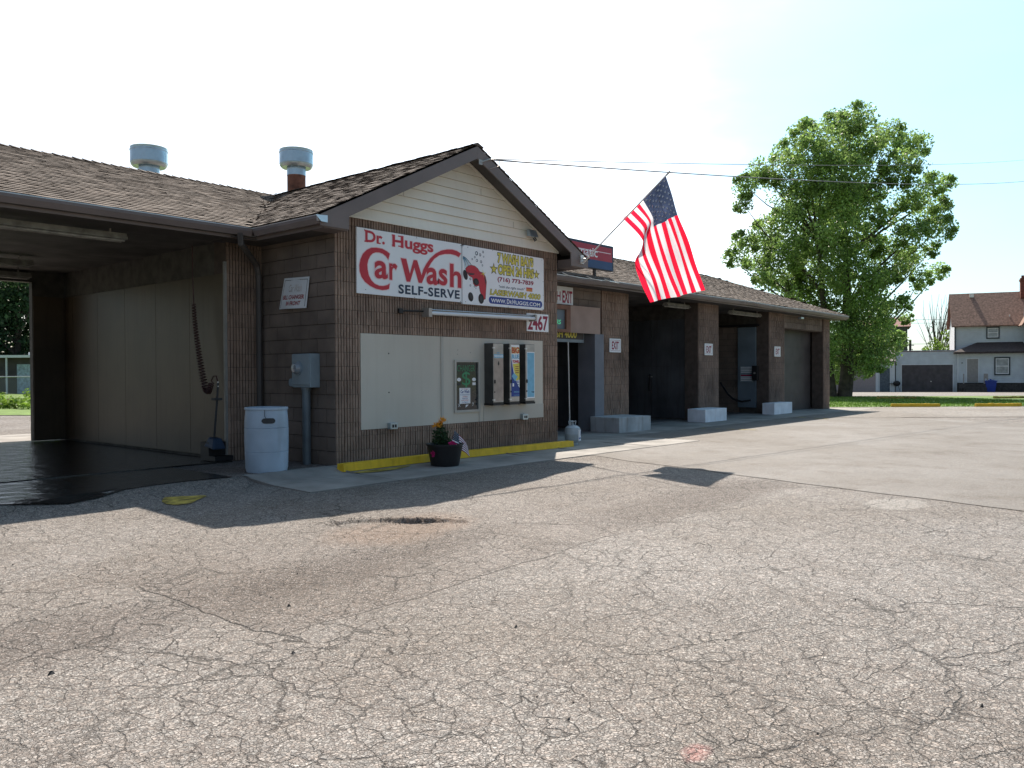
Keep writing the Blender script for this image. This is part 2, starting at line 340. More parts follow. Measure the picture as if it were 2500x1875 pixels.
def thing(name, label, cat, loc=(0, 0, 0), rz=0, group=None):
    o = bpy.data.objects.new(name, None); COL.objects.link(o); o.location = loc; o.rotation_euler = (0, 0, rz)
    o.empty_display_size = .2; return tag(o, label, cat, group)
def tag(o, label, cat, group=None):
    o['label'] = label; o['category'] = cat
    if group: o['group'] = group
    return o
def struct(o, kind='structure'): o['kind'] = kind; return o
def dup(root, loc, label, rz=None):
    r = root.copy(); COL.objects.link(r); r.location = loc; r['label'] = label
    if rz is not None: r.rotation_euler = (0, 0, rz)
    for ch in list(root.children):
        c = ch.copy(); COL.objects.link(c); c.parent = r
        for g in list(ch.children):
            d = g.copy(); COL.objects.link(d); d.parent = c
    return r

_tc = {}
def text2d(s, bold=.0, spacing=1.0, shear=0.):
    key = (s, bold, spacing, shear)
    if key in _tc: return _tc[key]
    cu = bpy.data.curves.new('t', 'FONT'); cu.body = s; cu.offset = bold; cu.space_character = spacing; cu.shear = shear; cu.resolution_u = 4
    o = bpy.data.objects.new('t', cu); COL.objects.link(o)
    dg = bpy.context.evaluated_depsgraph_get(); e = o.evaluated_get(dg); me = e.to_mesh()
    v = [(a.co.x, a.co.y) for a in me.vertices]; f = [tuple(p.vertices) for p in me.polygons]
    e.to_mesh_clear(); bpy.data.objects.remove(o); bpy.data.curves.remove(cu)
    _tc[key] = (v, f); return v, f
def text(mb, s, x0, x1, z0, z1, y, m=0, bold=.02, spacing=1.0, shear=0., grow=0., axis=1):
    """lettering fitted to a rectangle on the plane y (facing -Y) or x (axis 0, facing -X: x0..x1 are then y values, first letter at x0)"""
    v, f = text2d(s, bold, spacing, shear)
    if not v: return
    b0, _ = text2d(s, bold-grow if grow else bold, spacing, shear)
    ax = min(p[0] for p in b0); bx = max(p[0] for p in b0); az = min(p[1] for p in b0); bz = max(p[1] for p in b0)
    vs = []
    for p in v:
        u = x0+(p[0]-ax)/(bx-ax)*(x1-x0); w = z0+(p[1]-az)/(bz-az)*(z1-z0)
        vs.append((u, y, w) if axis == 1 else (y, u, w))
    mb.add(vs, f, m)

# ---------------------------------------------------------------- terrain
def ss(a, b, x):
    t = min(1., max(0., (x-a)/(b-a))); return t*t*(3-2*t)
def hh(x, y):
    a = ss(1, 9, x); n = -y
    b = .065*ss(.05, .4, n)+.035*ss(.4, 2.6, n)
    b += .05*ss(.0, .7, n)*ss(1.5, 3.6, -x)
    d = (x+7.19)*.759+(y+9.465)*.651; l = (x+7.19)*.651-(y+9.465)*.759
    return -(b+(.11-b)*a)-.0124*min(60., max(0, d-29.))*ss(-8, 6, l)
LD = lambda l, d: (CAM.x+.759*d+.651*l, CAM.y+.651*d-.759*l)        # lateral / depth coordinates of the far plots
def lines(segs):
    out = []
    for a, b, st in segs:
        n = max(1, int(round((b-a)/st))); out += [a+(b-a)*i/n for i in range(n)]
    out.append(segs[-1][1]); return out
def sheet(name, xs, ys, zf, m, keep=None, label=None, xf=None):
    X, Y = len(xs), len(ys); v = []
    for x in xs:
        for y in ys:
            p = xf(x, y) if xf else (x, y); v.append((p[0], p[1], zf(*p)))
    f = []
    for i in range(X-1):
        for j in range(Y-1):
            if keep and not keep((xs[i]+xs[i+1])/2, (ys[j]+ys[j+1])/2): continue
            f.append((i*Y+j, (i+1)*Y+j, (i+1)*Y+j+1, i*Y+j+1))
    if xf:
        a = Vector(v[f[0][1]])-Vector(v[f[0][0]]); b = Vector(v[f[0][3]])-Vector(v[f[0][0]])
        if a.cross(b).z < 0: f = [t[::-1] for t in f]
    me = bpy.data.meshes.new(name); me.from_pydata(v, [], f); me.materials.append(MT[m]); me.polygons.foreach_set('use_smooth', [True]*len(f)); me.update()
    o = bpy.data.objects.new(name, me); COL.objects.link(o); return struct(o)
def wav(x, y):
    return .006*math.sin(x*1.7+.6*math.sin(y*1.3))*math.sin(y*1.1+1.)+.004*math.sin(x*3.9+y*2.1)+.003*math.sin(7.3*x-5.1*y)
def lot_z(x, y):
    z = hh(x, y)
    if -9 < x < 9 and -10.5 < y < -1.2:
        z += wav(x, y)*ss(1.3, 2.2, -y)
        # pothole: steep far lip, shallow near side
        px, py = x+2.05, y+3.62; w = .05*math.sin(7*x+2)+.04*math.sin(9*y+5*x)+.06*math.sin(19*x+9*y)+.03*math.sin(37*y-17*x)
        # coordinates along / across the lip
        a = px*.62-py*.78; b = px*.78+py*.62
        rr = (a/.72)**2+((b+.02)/(.36))**2+w*2
        if rr < 1.0:
            dep = .055*(1-ss(-.3, 1.0, rr))
            if b > 0: dep = .055*(1-ss(.84, 1.0, rr))*(.75+.25*math.sin(6*a+1))
            z -= dep
        # settled strip of crumbled edge left of the pothole
        z -= .018*math.exp(-((x+3.4)/1.1)**2-((y+4.5)/.3)**2)
    return z
gx = lines([(-1500, -200, 260), (-200, -40, 40), (-40, 60, 10), (60, 300, 40), (300, 1500, 300)])
struct(sheet('ground', gx, gx, lambda x, y: hh(x, y)-.45, 'earth'))
xs = lines([(-40, -12, 2), (-12, -8, .5), (-8, -2.9, .055), (-2.9, -1.2, .017), (-1.2, 4.2, .055), (4.2, 9, .4), (9, 50, 1.0)])
ys = lines([(-40, -12, 2), (-12, -9.5, .4), (-9.5, -4.2, .055), (-4.2, -3.0, .017), (-3.0, -1.3, .055), (-1.3, 2, .25), (2, 45, 1.5)])
def in_lot(x, y):
    d = (x+7.19)*.759+(y+9.465)*.651; l = (x+7.19)*.651-(y+9.465)*.759
    return d < 34.2 and not (d > 28.5 and l < 2)
sheet('parking_lot', xs, ys, lot_z, 'asphalt', in_lot)
# newer smooth asphalt right of the seam
def smooth_keep(x, y): return True
sx_ = [0, .25, .5, .75, 1.0]+[1+i*.5 for i in range(1, 30)]
syl = lines([(-12, -1.44, .25)])
seam = lambda y: 4.02+.28*(y+1.44)+.018*math.sin(5*y) if y < -1.7 else 3.55+1.6*(y+1.7)*-.1
v = []; f = []; NX = len(sx_)
for y in syl:
    x0 = 4.1+.285*(y+1.9)+.015*math.sin(6*y)
    for t in sx_:
        x = x0+t*1.0; v.append((x, y, lot_z(x, y)+.006))
for i in range(len(syl)-1):
    for j in range(NX-1): f.append((i*NX+j, i*NX+j+1, (i+1)*NX+j+1, (i+1)*NX+j))
ys2 = lines([(-1.44, .52, .2)]); xs2 = lines([(6.42, 22, .5)]); k = len(v)
for x in xs2:
    for y in ys2: v.append((x, y, lot_z(x, y)+.006))
for i in range(len(xs2)-1):
    for j in range(len(ys2)-1):
        f.append((k+i*len(ys2)+j, k+(i+1)*len(ys2)+j, k+(i+1)*len(ys2)+j+1, k+i*len(ys2)+j+1))
me = bpy.data.meshes.new('asphalt_patch'); me.from_pydata(v, [], f); me.materials.append(MT['asphalt_s']); me.update()
o = bpy.data.objects.new('asphalt_patch', me); COL.objects.link(o); struct(o)
# weathered far part of the lot
sheet('asphalt_strip', lines([(4, 40, 1)]), lines([(24.5, 34.2, .5)]), lambda x, y: hh(x, y)+.010, 'asphalt_f', lambda l, d: d > 24.5+.06*(l-4), xf=LD)

# concrete apron with joints
def slab(mb, x0, x1, y0, y1, th=.014):
    nx = max(1, int((x1-x0)/.3)); ny = max(1, int((y1-y0)/.05)); vs = []; fs = []
    for i in range(nx+1):
        for j in range(ny+1):
            x = x0+(x1-x0)*i/nx; y = y0+(y1-y0)*j/ny; vs.append((x, y, hh(x, y)+th))
    for i in range(nx):
        for j in range(ny): fs.append((i*(ny+1)+j, (i+1)*(ny+1)+j, (i+1)*(ny+1)+j+1, i*(ny+1)+j+1))
    mb.add(vs, fs)
    e = [(x0, y0), (x1, y0), (x1, y1), (x0, y1)]
    for (a, b), (c, d) in zip(e, e[1:]+e[:1]): mb.q((a, b, hh(a, b)-.03), (c, d, hh(c, d)-.03), (c, d, hh(c, d)+th), (a, b, hh(a, b)+th))
mb = MB()
xsl = [-1.48, -.10, 1.55, 3.28, 4.72, 6.38]
for a, b in zip(xsl, xsl[1:]):
    slab(mb, a+.006, b-.006, -1.45, -.72); slab(mb, a+.006, b-.006, -.708, .05)
xsl = [6.38, 8.1, 9.9, 11.8, 13.8, 15.9, 18.0, 20.2, 22.4, 25.9]
slab(mb, 6.39, 8.09, -1.45+.0, -.02)
for a, b in zip(xsl, xsl[1:]): slab(mb, a+.006, b-.006, .42 if a > 8 else -.008, 2.4)
slab(mb, 5.25, 6.37, .06, 2.4)
struct(mb.build('pavement', 'concrete'))
# bay floor slabs and the apron behind the building
mb = MB(); mb.box(-12, -.62, 1.7, 8.3, -.25, .022)
struct(mb.build('floor', 'wet'))
mb = MB(); mb.box(5.21, 24.9, 2.40, 8.2, -.35, -.085); struct(mb.build('bay_floor', 'baydry'))
mb = MB(); mb.box(-12, 26, 8.31, 10.4, -.3, .02); struct(mb.build('rear_pavement', 'concrete'))
# wet run-out from the wash bay on the asphalt
def blobmesh(name, m, pts, z=.012, sub=3):
    P = [Vector((a, b)) for a, b in pts]; Q = []
    n = len(P)
    for i in range(n):
        p0, p1, p2, p3 = P[i-1], P[i], P[(i+1) % n], P[(i+2) % n]
        for k in range(sub):
            t = k/sub; Q.append(.5*((2*p1)+(p2-p0)*t+(2*p0-5*p1+4*p2-p3)*t*t+(3*p1-p0-3*p2+p3)*t**3) + Vector((random.uniform(-.012, .012), random.uniform(-.012, .012))))
    c = sum(Q, Vector((0, 0)))/len(Q); me = MB(); rings = 5
    vs = [(c.x, c.y, hh(c.x, c.y)+z)]
    for r in range(1, rings+1):
        for q in Q:
            p = c+(q-c)*r/rings; vs.append((p.x, p.y, hh(p.x, p.y)+z))
    L = len(Q); fs = [(0, 1+i, 1+(i+1) % L) for i in range(L)]
    for r in range(rings-1):
        for i in range(L): fs.append((1+r*L+i, 1+(r+1)*L+i, 1+(r+1)*L+(i+1) % L, 1+r*L+(i+1) % L))
    me.add(vs, fs); o = me.build(name, m); return struct(o)
mb = MB()
for i in range(30):
    for j in range(10):
        x0 = -12+i*(10.4/30); x1 = x0+10.4/30
        y = lambda t, x: 1.7+( (.0+.10*math.sin(2.1*x)-.16*math.exp(-((x+3.6)/.5)**2)+ .0)-1.7)*t if True else 0
        q = []
        for (xx, tt) in ((x0, (j+1)/10), (x1, (j+1)/10), (x1, j/10), (x0, j/10)):
            yy = y(tt, xx); q.append((xx, yy, hh(xx, yy)+.010 if j+(tt < .0) >= 0 else 0))
        mb.q(*q)
struct(mb.build('water', 'wet'))
blobmesh('road_marking', 'yellow_w', [(-2.84, -.60), (-2.70, -.42), (-2.55, -.50), (-2.36, -.66), (-2.5, -.80), (-2.68, -.95), (-2.86, -.88)], z=.008)
blobmesh('paint_stain', 'yellow_w', [(-.05, -.46), (.5, -.44), (1.0, -.43), (.9, -.52), (.4, -.68), (.0, -.62)], z=.022)

for nm, (xa, ya, xb, yb) in (('road_marking', (11.55, .40, 11.78, -1.05)), ('road_marking', (17.95, .40, 17.35, -.80))):
    m_ = MB()
    for i in range(16):
        t0, t1 = i/16, (i+1)/16
        if random.random() < .25: continue
        w0 = .05; p = (xa+(xb-xa)*t0, ya+(yb-ya)*t0); q = (xa+(xb-xa)*t1, ya+(yb-ya)*t1)
        m_.q(*[(X_, Y_, lot_z(X_, Y_)+.012) for X_, Y_ in ((p[0]-w0, p[1]), (q[0]-w0, q[1]), (q[0]+w0, q[1]), (p[0]+w0, p[1]))])
    struct(m_.build(nm, 'yellow_w'))
# loose stones
mb = MB()
def stone(x, y, s):
    z = lot_z(x, y); k = [random.uniform(.6, 1.2)*s for _ in range(8)]
    mb.add([(x-k[0], y-k[1]*.6, z-.002), (x+k[2]*.8, y-k[3]*.5, z-.002), (x+k[4]*.6, y+k[1]*.8, z-.002), (x-k[5]*.7, y+k[6]*.6, z-.002), (x-k[3]*.3, y-k[7]*.2, z+s*.9), (x+k[0]*.4, y+k[2]*.2, z+s*.7)],
           [(0, 1, 5, 4), (1, 2, 5), (2, 3, 4, 5), (3, 0, 4)])
for x, y, s in [(-5.63,-5.13,.022), (-3.6,-6.41,.016), (-3.17,-8.71,.018), (-1.97,-7.79,.012), (-4.42,-7.4,.012), (-4.19,-5.02,.018), (-4.7,-5.81,.016)]: stone(x, y, s)
for _ in range(130):
    x = random.uniform(-7.5, 6); y = random.uniform(-9.2, -1.9); stone(x, y, random.choice([.004, .005, .006, .007, .010]))
for _ in range(70):
    x = random.gauss(-3.3, .8); y = random.gauss(-4.3, .3); stone(x, y, random.choice([.004, .006, .009]))
for _ in range(50):
    a = random.uniform(-.7, .7); x = -2.05+.62*a+.78*.33+random.gauss(0, .04); y = -3.62-.78*a+.62*.33+random.gauss(0, .04); stone(x, y, random.choice([.005, .007, .011]))
o = mb.build('loose_gravel', 'stonep'); struct(o, 'stuff')

# ---------------------------------------------------------------- block walls
def bwall(fr, bk, o, u, n, L, z0, z1, rib, openings=(), step=.2032, zbase=0.):
    """courses of block on a wall starting at o, running along u, facing n. fr: proud faces, bk: mortar backing"""
    def W3(a, d, z): return (o[0]+u[0]*a+n[0]*d, o[1]+u[1]*a+n[1]*d, z)
    def bx(mb, a0, a1, d0, d1, za, zb):
        vs = [W3(a0, d0, za), W3(a1, d0, za), W3(a1, d1, za), W3(a0, d1, za), W3(a0, d0, zb), W3(a1, d0, zb), W3(a1, d1, zb), W3(a0, d1, zb)]
        mb.add(vs, [(0, 1, 5, 4), (1, 2, 6, 5), (3, 0, 4, 7), (2, 3, 7, 6), (4, 5, 6, 7), (0, 3, 2, 1)])
    k0 = int(math.floor((z0-zbase)/step)); rows = []
    for k in range(k0, int(math.ceil((z1-zbase)/step))):
        za = max(z0, zbase+k*step); zb = min(z1, zbase+(k+1)*step); c = [za, zb]
        for op in openings: c += [t for t in (op[2], op[3]) if za+.01 < t < zb-.01]
        c = sorted(c); jt = .0028 if rib else .005; rows += [(k, p+(jt if i == 0 else 0.), q-(jt if i == len(c)-2 else 0.)) for i, (p, q) in enumerate(zip(c, c[1:]))]
    for k, za, zb in rows:
        if zb-za < .015: continue
        a = -(.2032 if k % 2 else 0.)
        while a < L-1e-4:
            jg = .0015 if rib else .004; a0 = max(0, a)+jg; a1 = min(L, a+.4064)-jg; a += .4064
            if a1-a0 < .01: continue
            mid = (a0+a1)/2; skip = [op for op in openings if za > op[2]-.012 and zb < op[3]+.012 and a1 > op[0] and a0 < op[1]]
            segs = [(a0, a1)]
            for op in skip:
                ns = []
                for s0, s1 in segs:
                    if s0 < op[0]: ns.append((s0, min(s1, op[0])))
                    if s1 > op[1]: ns.append((max(s0, op[1]), s1))
                segs = [t for t in ns if t[1]-t[0] > .01]
            for s0, s1 in segs:
                if not rib: bx(fr, s0, s1, .0, .022, za, zb)
                else:
                    nr = max(1, int(round((s1-s0)/.0508))); w = (s1-s0)/nr
                    for r in range(nr):
                        zz = za; cuts = [za, za+(zb-za)*random.uniform(.3, .7), zb]; g = random.uniform(.006, .009); g2 = random.uniform(.006, .009); dd = random.uniform(.028, .033)
                        for c0, c1 in zip(cuts, cuts[1:]):
                            bx(fr, s0+r*w+g, s0+(r+1)*w-g2, 0, dd+random.uniform(-.003, .003), c0, c1)
FX = 5.19            # gable front width
bld = thing('car_wash_building', 'long brown block car wash with a cream sided front gable and open wash bays', 'building', (0, 0, 0))
# beige panel hole in the facade: x .45-4.74 z .487-1.915
fr = MB(); bk = MB()
bwall(fr, bk, (0, .03), (1, 0), (0, -1), FX, -.12, 3.62, True, [(.45, 4.74, .487, 1.915)])
fr.build('ribbed_block_face', 'block', bld)
bk.box(0.03, FX-.03, .032, .238, -.12, 3.60)
front = bk.build('front_wall', 'mortar', bld)
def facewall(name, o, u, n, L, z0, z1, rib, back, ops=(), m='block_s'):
    w = MB(); w.box(*back); wo = w.build(name, 'mortar', bld)
    fr = MB(); bwall(fr, None, o, u, n, L, z0, z1, rib, ops)
    fr.build('block_face', m, wo); return wo
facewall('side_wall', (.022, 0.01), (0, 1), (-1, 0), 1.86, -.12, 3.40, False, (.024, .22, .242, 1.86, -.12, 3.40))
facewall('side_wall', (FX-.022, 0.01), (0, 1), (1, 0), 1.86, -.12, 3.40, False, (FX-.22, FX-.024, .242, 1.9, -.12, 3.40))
facewall('front_wall', (-.60, 1.88), (1, 0), (0, -1), .62, -.05, 3.34, True, (-.60, .0, 1.882, 2.2, -.05, 3.34), m='block')
# right wing piers
piers = [(9.40, 10.60, True), (14.33, 15.60, True), (19.31, 20.60, True), (24.35, 25.02, True)]
for a, b, rib in piers:
    facewall('pier', (a, 1.885), (1, 0), (0, -1), b-a, -.16, 3.34, rib, (a, b, 1.887, 2.30, -.16, 3.34), m='block' if a < 10 else 'block_p')
pm = MB(); pm.box(9.02, 9.398, 1.80, 2.30, -.15, 2.24); pm.build('door_jamb', 'jamb', bld)
# header over the automatic bay and over the last bay
facewall('header', (5.2, 1.90), (1, 0), (0, -1), 4.19, 2.88, 3.34, False, (5.2, 9.39, 1.902, 2.25, 2.87, 3.34))
facewall('header', (20.6, 1.92), (1, 0), (0, -1), 3.75, 2.83, 3.34, False, (20.601, 24.349, 1.922, 2.25, 2.82, 3.34))
# right end wall
facewall('end_wall', (25.0, 2.31), (0, 1), (1, 0), 6.0, -.3, 3.34, False, (24.78, 25.0, 2.301, 8.3, -.3, 3.34))
# last bay door, recessed
dm = MB(); dm.box(20.6, 24.34, 2.36, 2.42, -.12, 2.84)
for i in range(5): dm.box(20.62, 24.32, 2.350, 2.36, -.1+i*.58, .45+i*.58)
bd = dm.build('bay_door', 'darkdoor', bld)
# back wall with openings (rear of bays), bays are drive-through on the left, closed on the right wing
bw = MB(); bw.box(-.60+.02, 24.78, 8.05, 8.25, -.3, 3.34); bw.build('rear_wall', 'block_s', bld)
bw = MB(); bw.box(-1.18, -.60, 7.95, 8.10, .036, 3.34); bw.build('rear_pier', 'frp_d', bld)
hm = MB(); hm.box(-12, -1.18, 7.95, 8.15, 3.12, 3.34); hm.build('rear_header', 'frp_d', bld)
bw = MB(); bw.box(-12, -8.6, 7.95, 8.15, -.2, 3.34); bw.box(-12, -11.8, 1.9, 8.1, -.2, 3.34); bw.box(-6.3, -5.1, 1.885, 2.3, -.2, 3.34); bw.box(-6.0, -5.75, 2.3, 7.95, .036, 3.34); bw.build('left_bay_wall', 'block_s', bld)
# partition of the left bay : wall, panels, upper band
pw = MB(); pw.box(-.58, -.40, 2.201, 8.05, -.05, 3.34); part = pw.build('partition_wall', 'frp_d', bld)
pn = MB(); ed = [1.91, 2.97, 4.11, 5.26, 6.40, 7.52, 7.94]
for a, b in zip(ed, ed[1:]): pn.box(-.604, -.582, a+.004, b-.004, .06, 2.85)
pn.build('panel', 'frp', part)
pn = MB(); pn.box(-1.17, -.606, 7.925, 7.949, .06, 2.85); pn.build('panel', 'frp', part)
pn = MB(); pn.box(-.63, -.583, 1.86, 1.905, .05, 3.02); pn.build('edge_trim', 'trimlite', part)
# partitions of the right wing bays
for x in (9.45, 14.38, 19.36):
    pw = MB(); pw.box(x, x+.2, 2.301, 8.05, -.12, 3.34); pp = pw.build('partition_wall', 'frp_d', bld)
    if x > 15: continue
    pn = MB()
    for k in range(5): pn.box(x-.022, x-.002, 2.31+k*1.14, 3.44+k*1.14, -.05, 1.49); pn.box(x-.022, x-.002, 2.31+k*1.14, 3.44+k*1.14, 1.5, 2.88)
    pn.build('panel', 'bayboard', pp)
# ceiling / soffit slab of both wings, gable interior closed by it
cm = MB(); cm.box(-12, 25.35, 1.30, 9.1, 3.342, 3.362); cm.build('ceiling', 'ceil', bld)
# bay C fittings on its right-hand wall
mb = MB(); mb.box(19.24, 19.33, 2.312, 2.95, .1, 2.83); bc = mb.build('bay_panel', 'bluepanel', bld)
mb = MB(); mb.box(19.20, 19.34, 2.20, 3.6, 2.86, 2.93); mb.build('panel_rail', 'black', bld)
mb = MB(); bwall(mb, None, (19.355, 2.96), (0, 1), (-1, 0), 2.5, -.1, 2.9, False); mb.build('bay_block_face', 'block_s', bld)

# ---------------------------------------------------------------- beige infill, trim
ip = MB(); ip.box(.455, 4.735, .0, .031, .492, 1.91)
inf = ip.build('infill_panel', 'beige', bld)
for q in ((2.085, 2.135, -.016, .0, .492, 1.91), (2.985, 3.02, -.012, .0, .492, 1.51), (3.10, 4.735, -.010, .0, .492, .745)): t = MB(); t.box(*q); t.build('panel_batten', 'beige_d', inf)
for x, z in ((.99, 1.62), (.99, 1.03), (2.47, 1.63), (2.48, 1.70), (2.78, 1.66)): h = MB(); h.tube([(x, .0, z), (x, -.002, z)], .012 if x < 2 else .006, 8); h.build('bolt_hole', 'black', inf)

# ---------------------------------------------------------------- gable siding
RX, RZ, EZ = 2.6, 5.03, 3.47; EXL, EXR = -.52, 5.72
gm = (RZ-EZ)/(RX-EXL)
gz = lambda x: RZ-gm*abs(x-RX)
sd = MB(); z = 3.60; i = 0; exp_ = .148
while z < 4.86:
    zt = min(z+exp_, RZ-.125)
    xa = RX-(RZ-.12-zt)/gm; xb = RX+(RZ-.12-zt)/gm; xa0 = RX-(RZ-.12-z)/gm; xb0 = RX+(RZ-.12-z)/gm
    xa0 = max(xa0, .0); xb0 = min(xb0, FX); xa = max(xa, 0); xb = min(xb, FX)
    if xb0-xa0 > .02:
        sd.add([(xa0, -.012, z), (xb0, -.012, z), (xb, .012, zt), (xa, .012, zt)], [(0, 1, 2, 3)])
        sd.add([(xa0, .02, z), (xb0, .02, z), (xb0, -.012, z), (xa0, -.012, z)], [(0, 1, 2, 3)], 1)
        jx = [2.36, 3.05, 3.9, 1.3][i % 4]
        if i in (2, 3, 5) and xa < jx < xb: sd.box(jx, jx+.004, -.0145, -.010, z, z+exp_*.7, 1)
    z = zt; i += 1
gs = sd.build('gable_siding', ['cream', 'creamline'], bld)
tr = MB(); tr.box(.0, FX+.01, -.03, -.013, 3.575, 3.602)
tr.prism([(RX+.02, RZ-.13), (FX, RZ-.13-gm*(FX-.02-RX)), (FX, RZ-.16-gm*(FX-.02-RX)), (RX+.02, RZ-.165)], 1, -.03, -.0135)
tr.build('siding_trim', 'cream', gs)
bm_ = MB(); bm_.prism([(0.01, 3.62), (FX-.01, 3.62), (FX-.01, 3.66), (RX, 4.9), (.01, 3.66)], 1, .021, .2); bm_.build('gable_wall', 'mortar', bld)

# ---------------------------------------------------------------- roofs
EY, RY, REY = 1.33, 5.30, 9.27
mm_ = (5.0-EZ)/(RY-EY)
def zmain(x, y):
    zf = EZ+mm_*(y-EY) if y < RY else EZ+mm_*(REY-y)
    return min(zf, EZ+mm_*(25.55-x))
def zgab(x): return gz(x)
def shingles(mb, o, along, up, L, H, ok, exp_=.125, tw=.36, lift=.015, curl=.007):
    """courses of curled tabs on the plane through o; along/up unit vectors; ok(point)->bool"""
    A = Vector(along); U = Vector(up); N = A.cross(U).normalized(); O = Vector(o)
    if N.z < 0: N = -N
    k = 0; h = 0.
    while h < H:
        a = -random.uniform(0, tw)
        while a < L:
            w = tw*random.uniform(.75, 1.2); aa = a; a = max(a, 0.); w = min(w-(a-aa), L-a); c = O+A*(a+w/2)+U*(h+exp_/2)
            if w > .03 and ok(c):
                l0 = lift+random.uniform(0, curl); l1 = lift+random.uniform(0, curl); d0 = random.uniform(-.010, .006); d1 = d0+random.uniform(-.007, .007)
                mid = lift+random.uniform(-.004, curl*.8); top = min(exp_, H-h)+.02
                p0 = O+A*(a+.003)+U*(h+d0)+N*l0; pm_ = O+A*(a+w/2)+U*(h+(d0+d1)/2)+N*mid; p1 = O+A*(a+w-.003)+U*(h+d1)+N*l1
                t1 = O+A*(a+w)+U*(h+top)+N*.004; t0 = O+A*a+U*(h+top)+N*.004; tm = O+A*(a+w/2)+U*(h+top)+N*.004
                f0 = p0-N*.012; fm = pm_-N*.012; f1 = p1-N*.012
                mb.add([p0, pm_, p1, t1, tm, t0, f0, fm, f1], [(0, 1, 4, 5), (1, 2, 3, 4), (6, 7, 1, 0), (7, 8, 2, 1)])
            a += w
        h += exp_; k += 1
upm = Vector((0, 1, mm_)).normalized(); Hm = math.hypot(RY-EY, 5.0-EZ)
sh = MB()
shingles(sh, (-12, EY-.02, EZ), (1, 0, 0), upm, 12+25.6, Hm, lambda c: c.x < 25.57-(c.y-EY) and not (EXL < c.x < EXR and zgab(c.x) > c.z+.005))
shingles(sh, (25.57, REY, EZ), (0, -1, 0), Vector((-1, 0, mm_)).normalized(), REY-EY, Hm, lambda c: (c.y-EY) > (25.57-c.x) and (REY-c.y) > (25.57-c.x))
shingles(sh, (25.6, REY+.02, EZ), (-1, 0, 0), Vector((0, -1, mm_)).normalized(), 37.6, Hm, lambda c: c.x < 25.57-(REY-c.y), tw=.6)
gup = Vector((1, 0, gm)).normalized(); gH = math.hypot(RX-EXL, RZ-EZ)
GY0 = -.37
shingles(sh, (EXL-.01, 5.6, EZ), (0, -1, 0), gup, 5.6-GY0, gH, lambda c: c.y > GY0+.0 and (c.y < EY or zgab(c.x) > zmain(c.x, c.y)-.005))
shingles(sh, (EXR+.01, GY0, EZ), (0, 1, 0), Vector((-1, 0, gm)).normalized(), 5.6-GY0, gH, lambda c: (c.y < EY or zgab(c.x) > zmain(c.x, c.y)-.005))
# ridge and hip caps
def caps(p, q, w=.15, n=None):
    P, Q = Vector(p), Vector(q); L = (Q-P).length; D = (Q-P).normalized(); s = D.cross(Vector((0, 0, 1))).normalized(); a = 0
    while a < L:
        b = a+.16; z0 = Vector((0, 0, .030+random.uniform(0, .012))); z1 = Vector((0, 0, .018)); dn = Vector((0, 0, -.055))
        A, B = P+D*a, P+D*min(b+.02, L); j = random.uniform(-.008, .008)
        sh.add([A+z0, B+z1, A+s*(w+j)+z0+dn, B+s*w+z1+dn, A-s*(w-j)+z0+dn, B-s*w+z1+dn], [(0, 2, 3, 1), (0, 1, 5, 4), (4, 2, 0)]); a = b
caps((-12, RY, 5.0), (25.57-(RY-EY), RY, 5.0)); caps((25.5, EY+.05, EZ+.01), (25.57-(RY-EY), RY, 5.0)); caps((RX, GY0, RZ), (RX, 5.4, RZ))
# valley crumbs: ragged shingles along the left valley
for i in range(70):
    t = random.random(); c = Vector((EXL+(RX-EXL)*t, EY+(RY-EY)*t, EZ+(5.0-EZ)*t+.03)) + Vector((random.gauss(0, .10), random.gauss(0, .10), random.uniform(0, .03)))
    a = Vector((random.uniform(-1, 1), random.uniform(-1, 1), random.uniform(-.2, .5))).normalized()*random.uniform(.02, .05); b = Vector((random.uniform(-1, 1), random.uniform(-1, 1), random.uniform(-.1, .4))).normalized()*random.uniform(.02, .06)
    sh.q(c, c+a, c+a+b, c+b)
roof = sh.build('roof', 'shingle', bld)
dk = MB()
hx = 25.55-(RY-EY); e = .006
vy = EY+(RZ-EZ)/mm_
dk.q((-12, EY, EZ), (EXL, EY, EZ), (RX, min(RY, vy), 5.0), (-12, RY, 5.0)); dk.q((EXR, EY, EZ), (25.55, EY, EZ), (hx, RY, 5.0), (RX, RY, 5.0))
dk.q((25.55, EY, EZ), (25.55, REY, EZ), (hx, RY, 5.0)); dk.q((25.55, REY, EZ), (-12, REY, EZ), (-12, RY, 5.0), (hx, RY, 5.0)); dk.q((-12, REY, EZ), (-12, EY, EZ), (-12, RY, 5.0))
dk.q((EXL, GY0+.02, EZ), (RX, GY0+.02, RZ), (RX, 5.35, RZ), (EXL, EY, EZ)); dk.q((RX, GY0+.02, RZ), (EXR, GY0+.02, EZ), (EXR, EY, EZ), (RX, 5.35, RZ))
dk.build('roof_deck', 'deck', roof)
# fascia, soffit, rake boards
fs_ = MB(); fs_.box(-12, EXL+.13, 1.36, 1.385, 3.30, 3.47); fs_.box(EXR-.13, 25.42, 1.36, 1.385, 3.30, 3.47); fs_.box(25.42, 25.445, 1.36, 9.1, 3.30, 3.47)
fs_.box(EXL+.105, EXL+.13, -.33, 1.36, 3.30, 3.47); fs_.box(EXR-.13, EXR-.105, -.33, 1.36, 3.30, 3.47)
fs_.build('fascia', 'brown', bld)
rk = MB(); t_ = .25
yb, ya = -.335, -.36
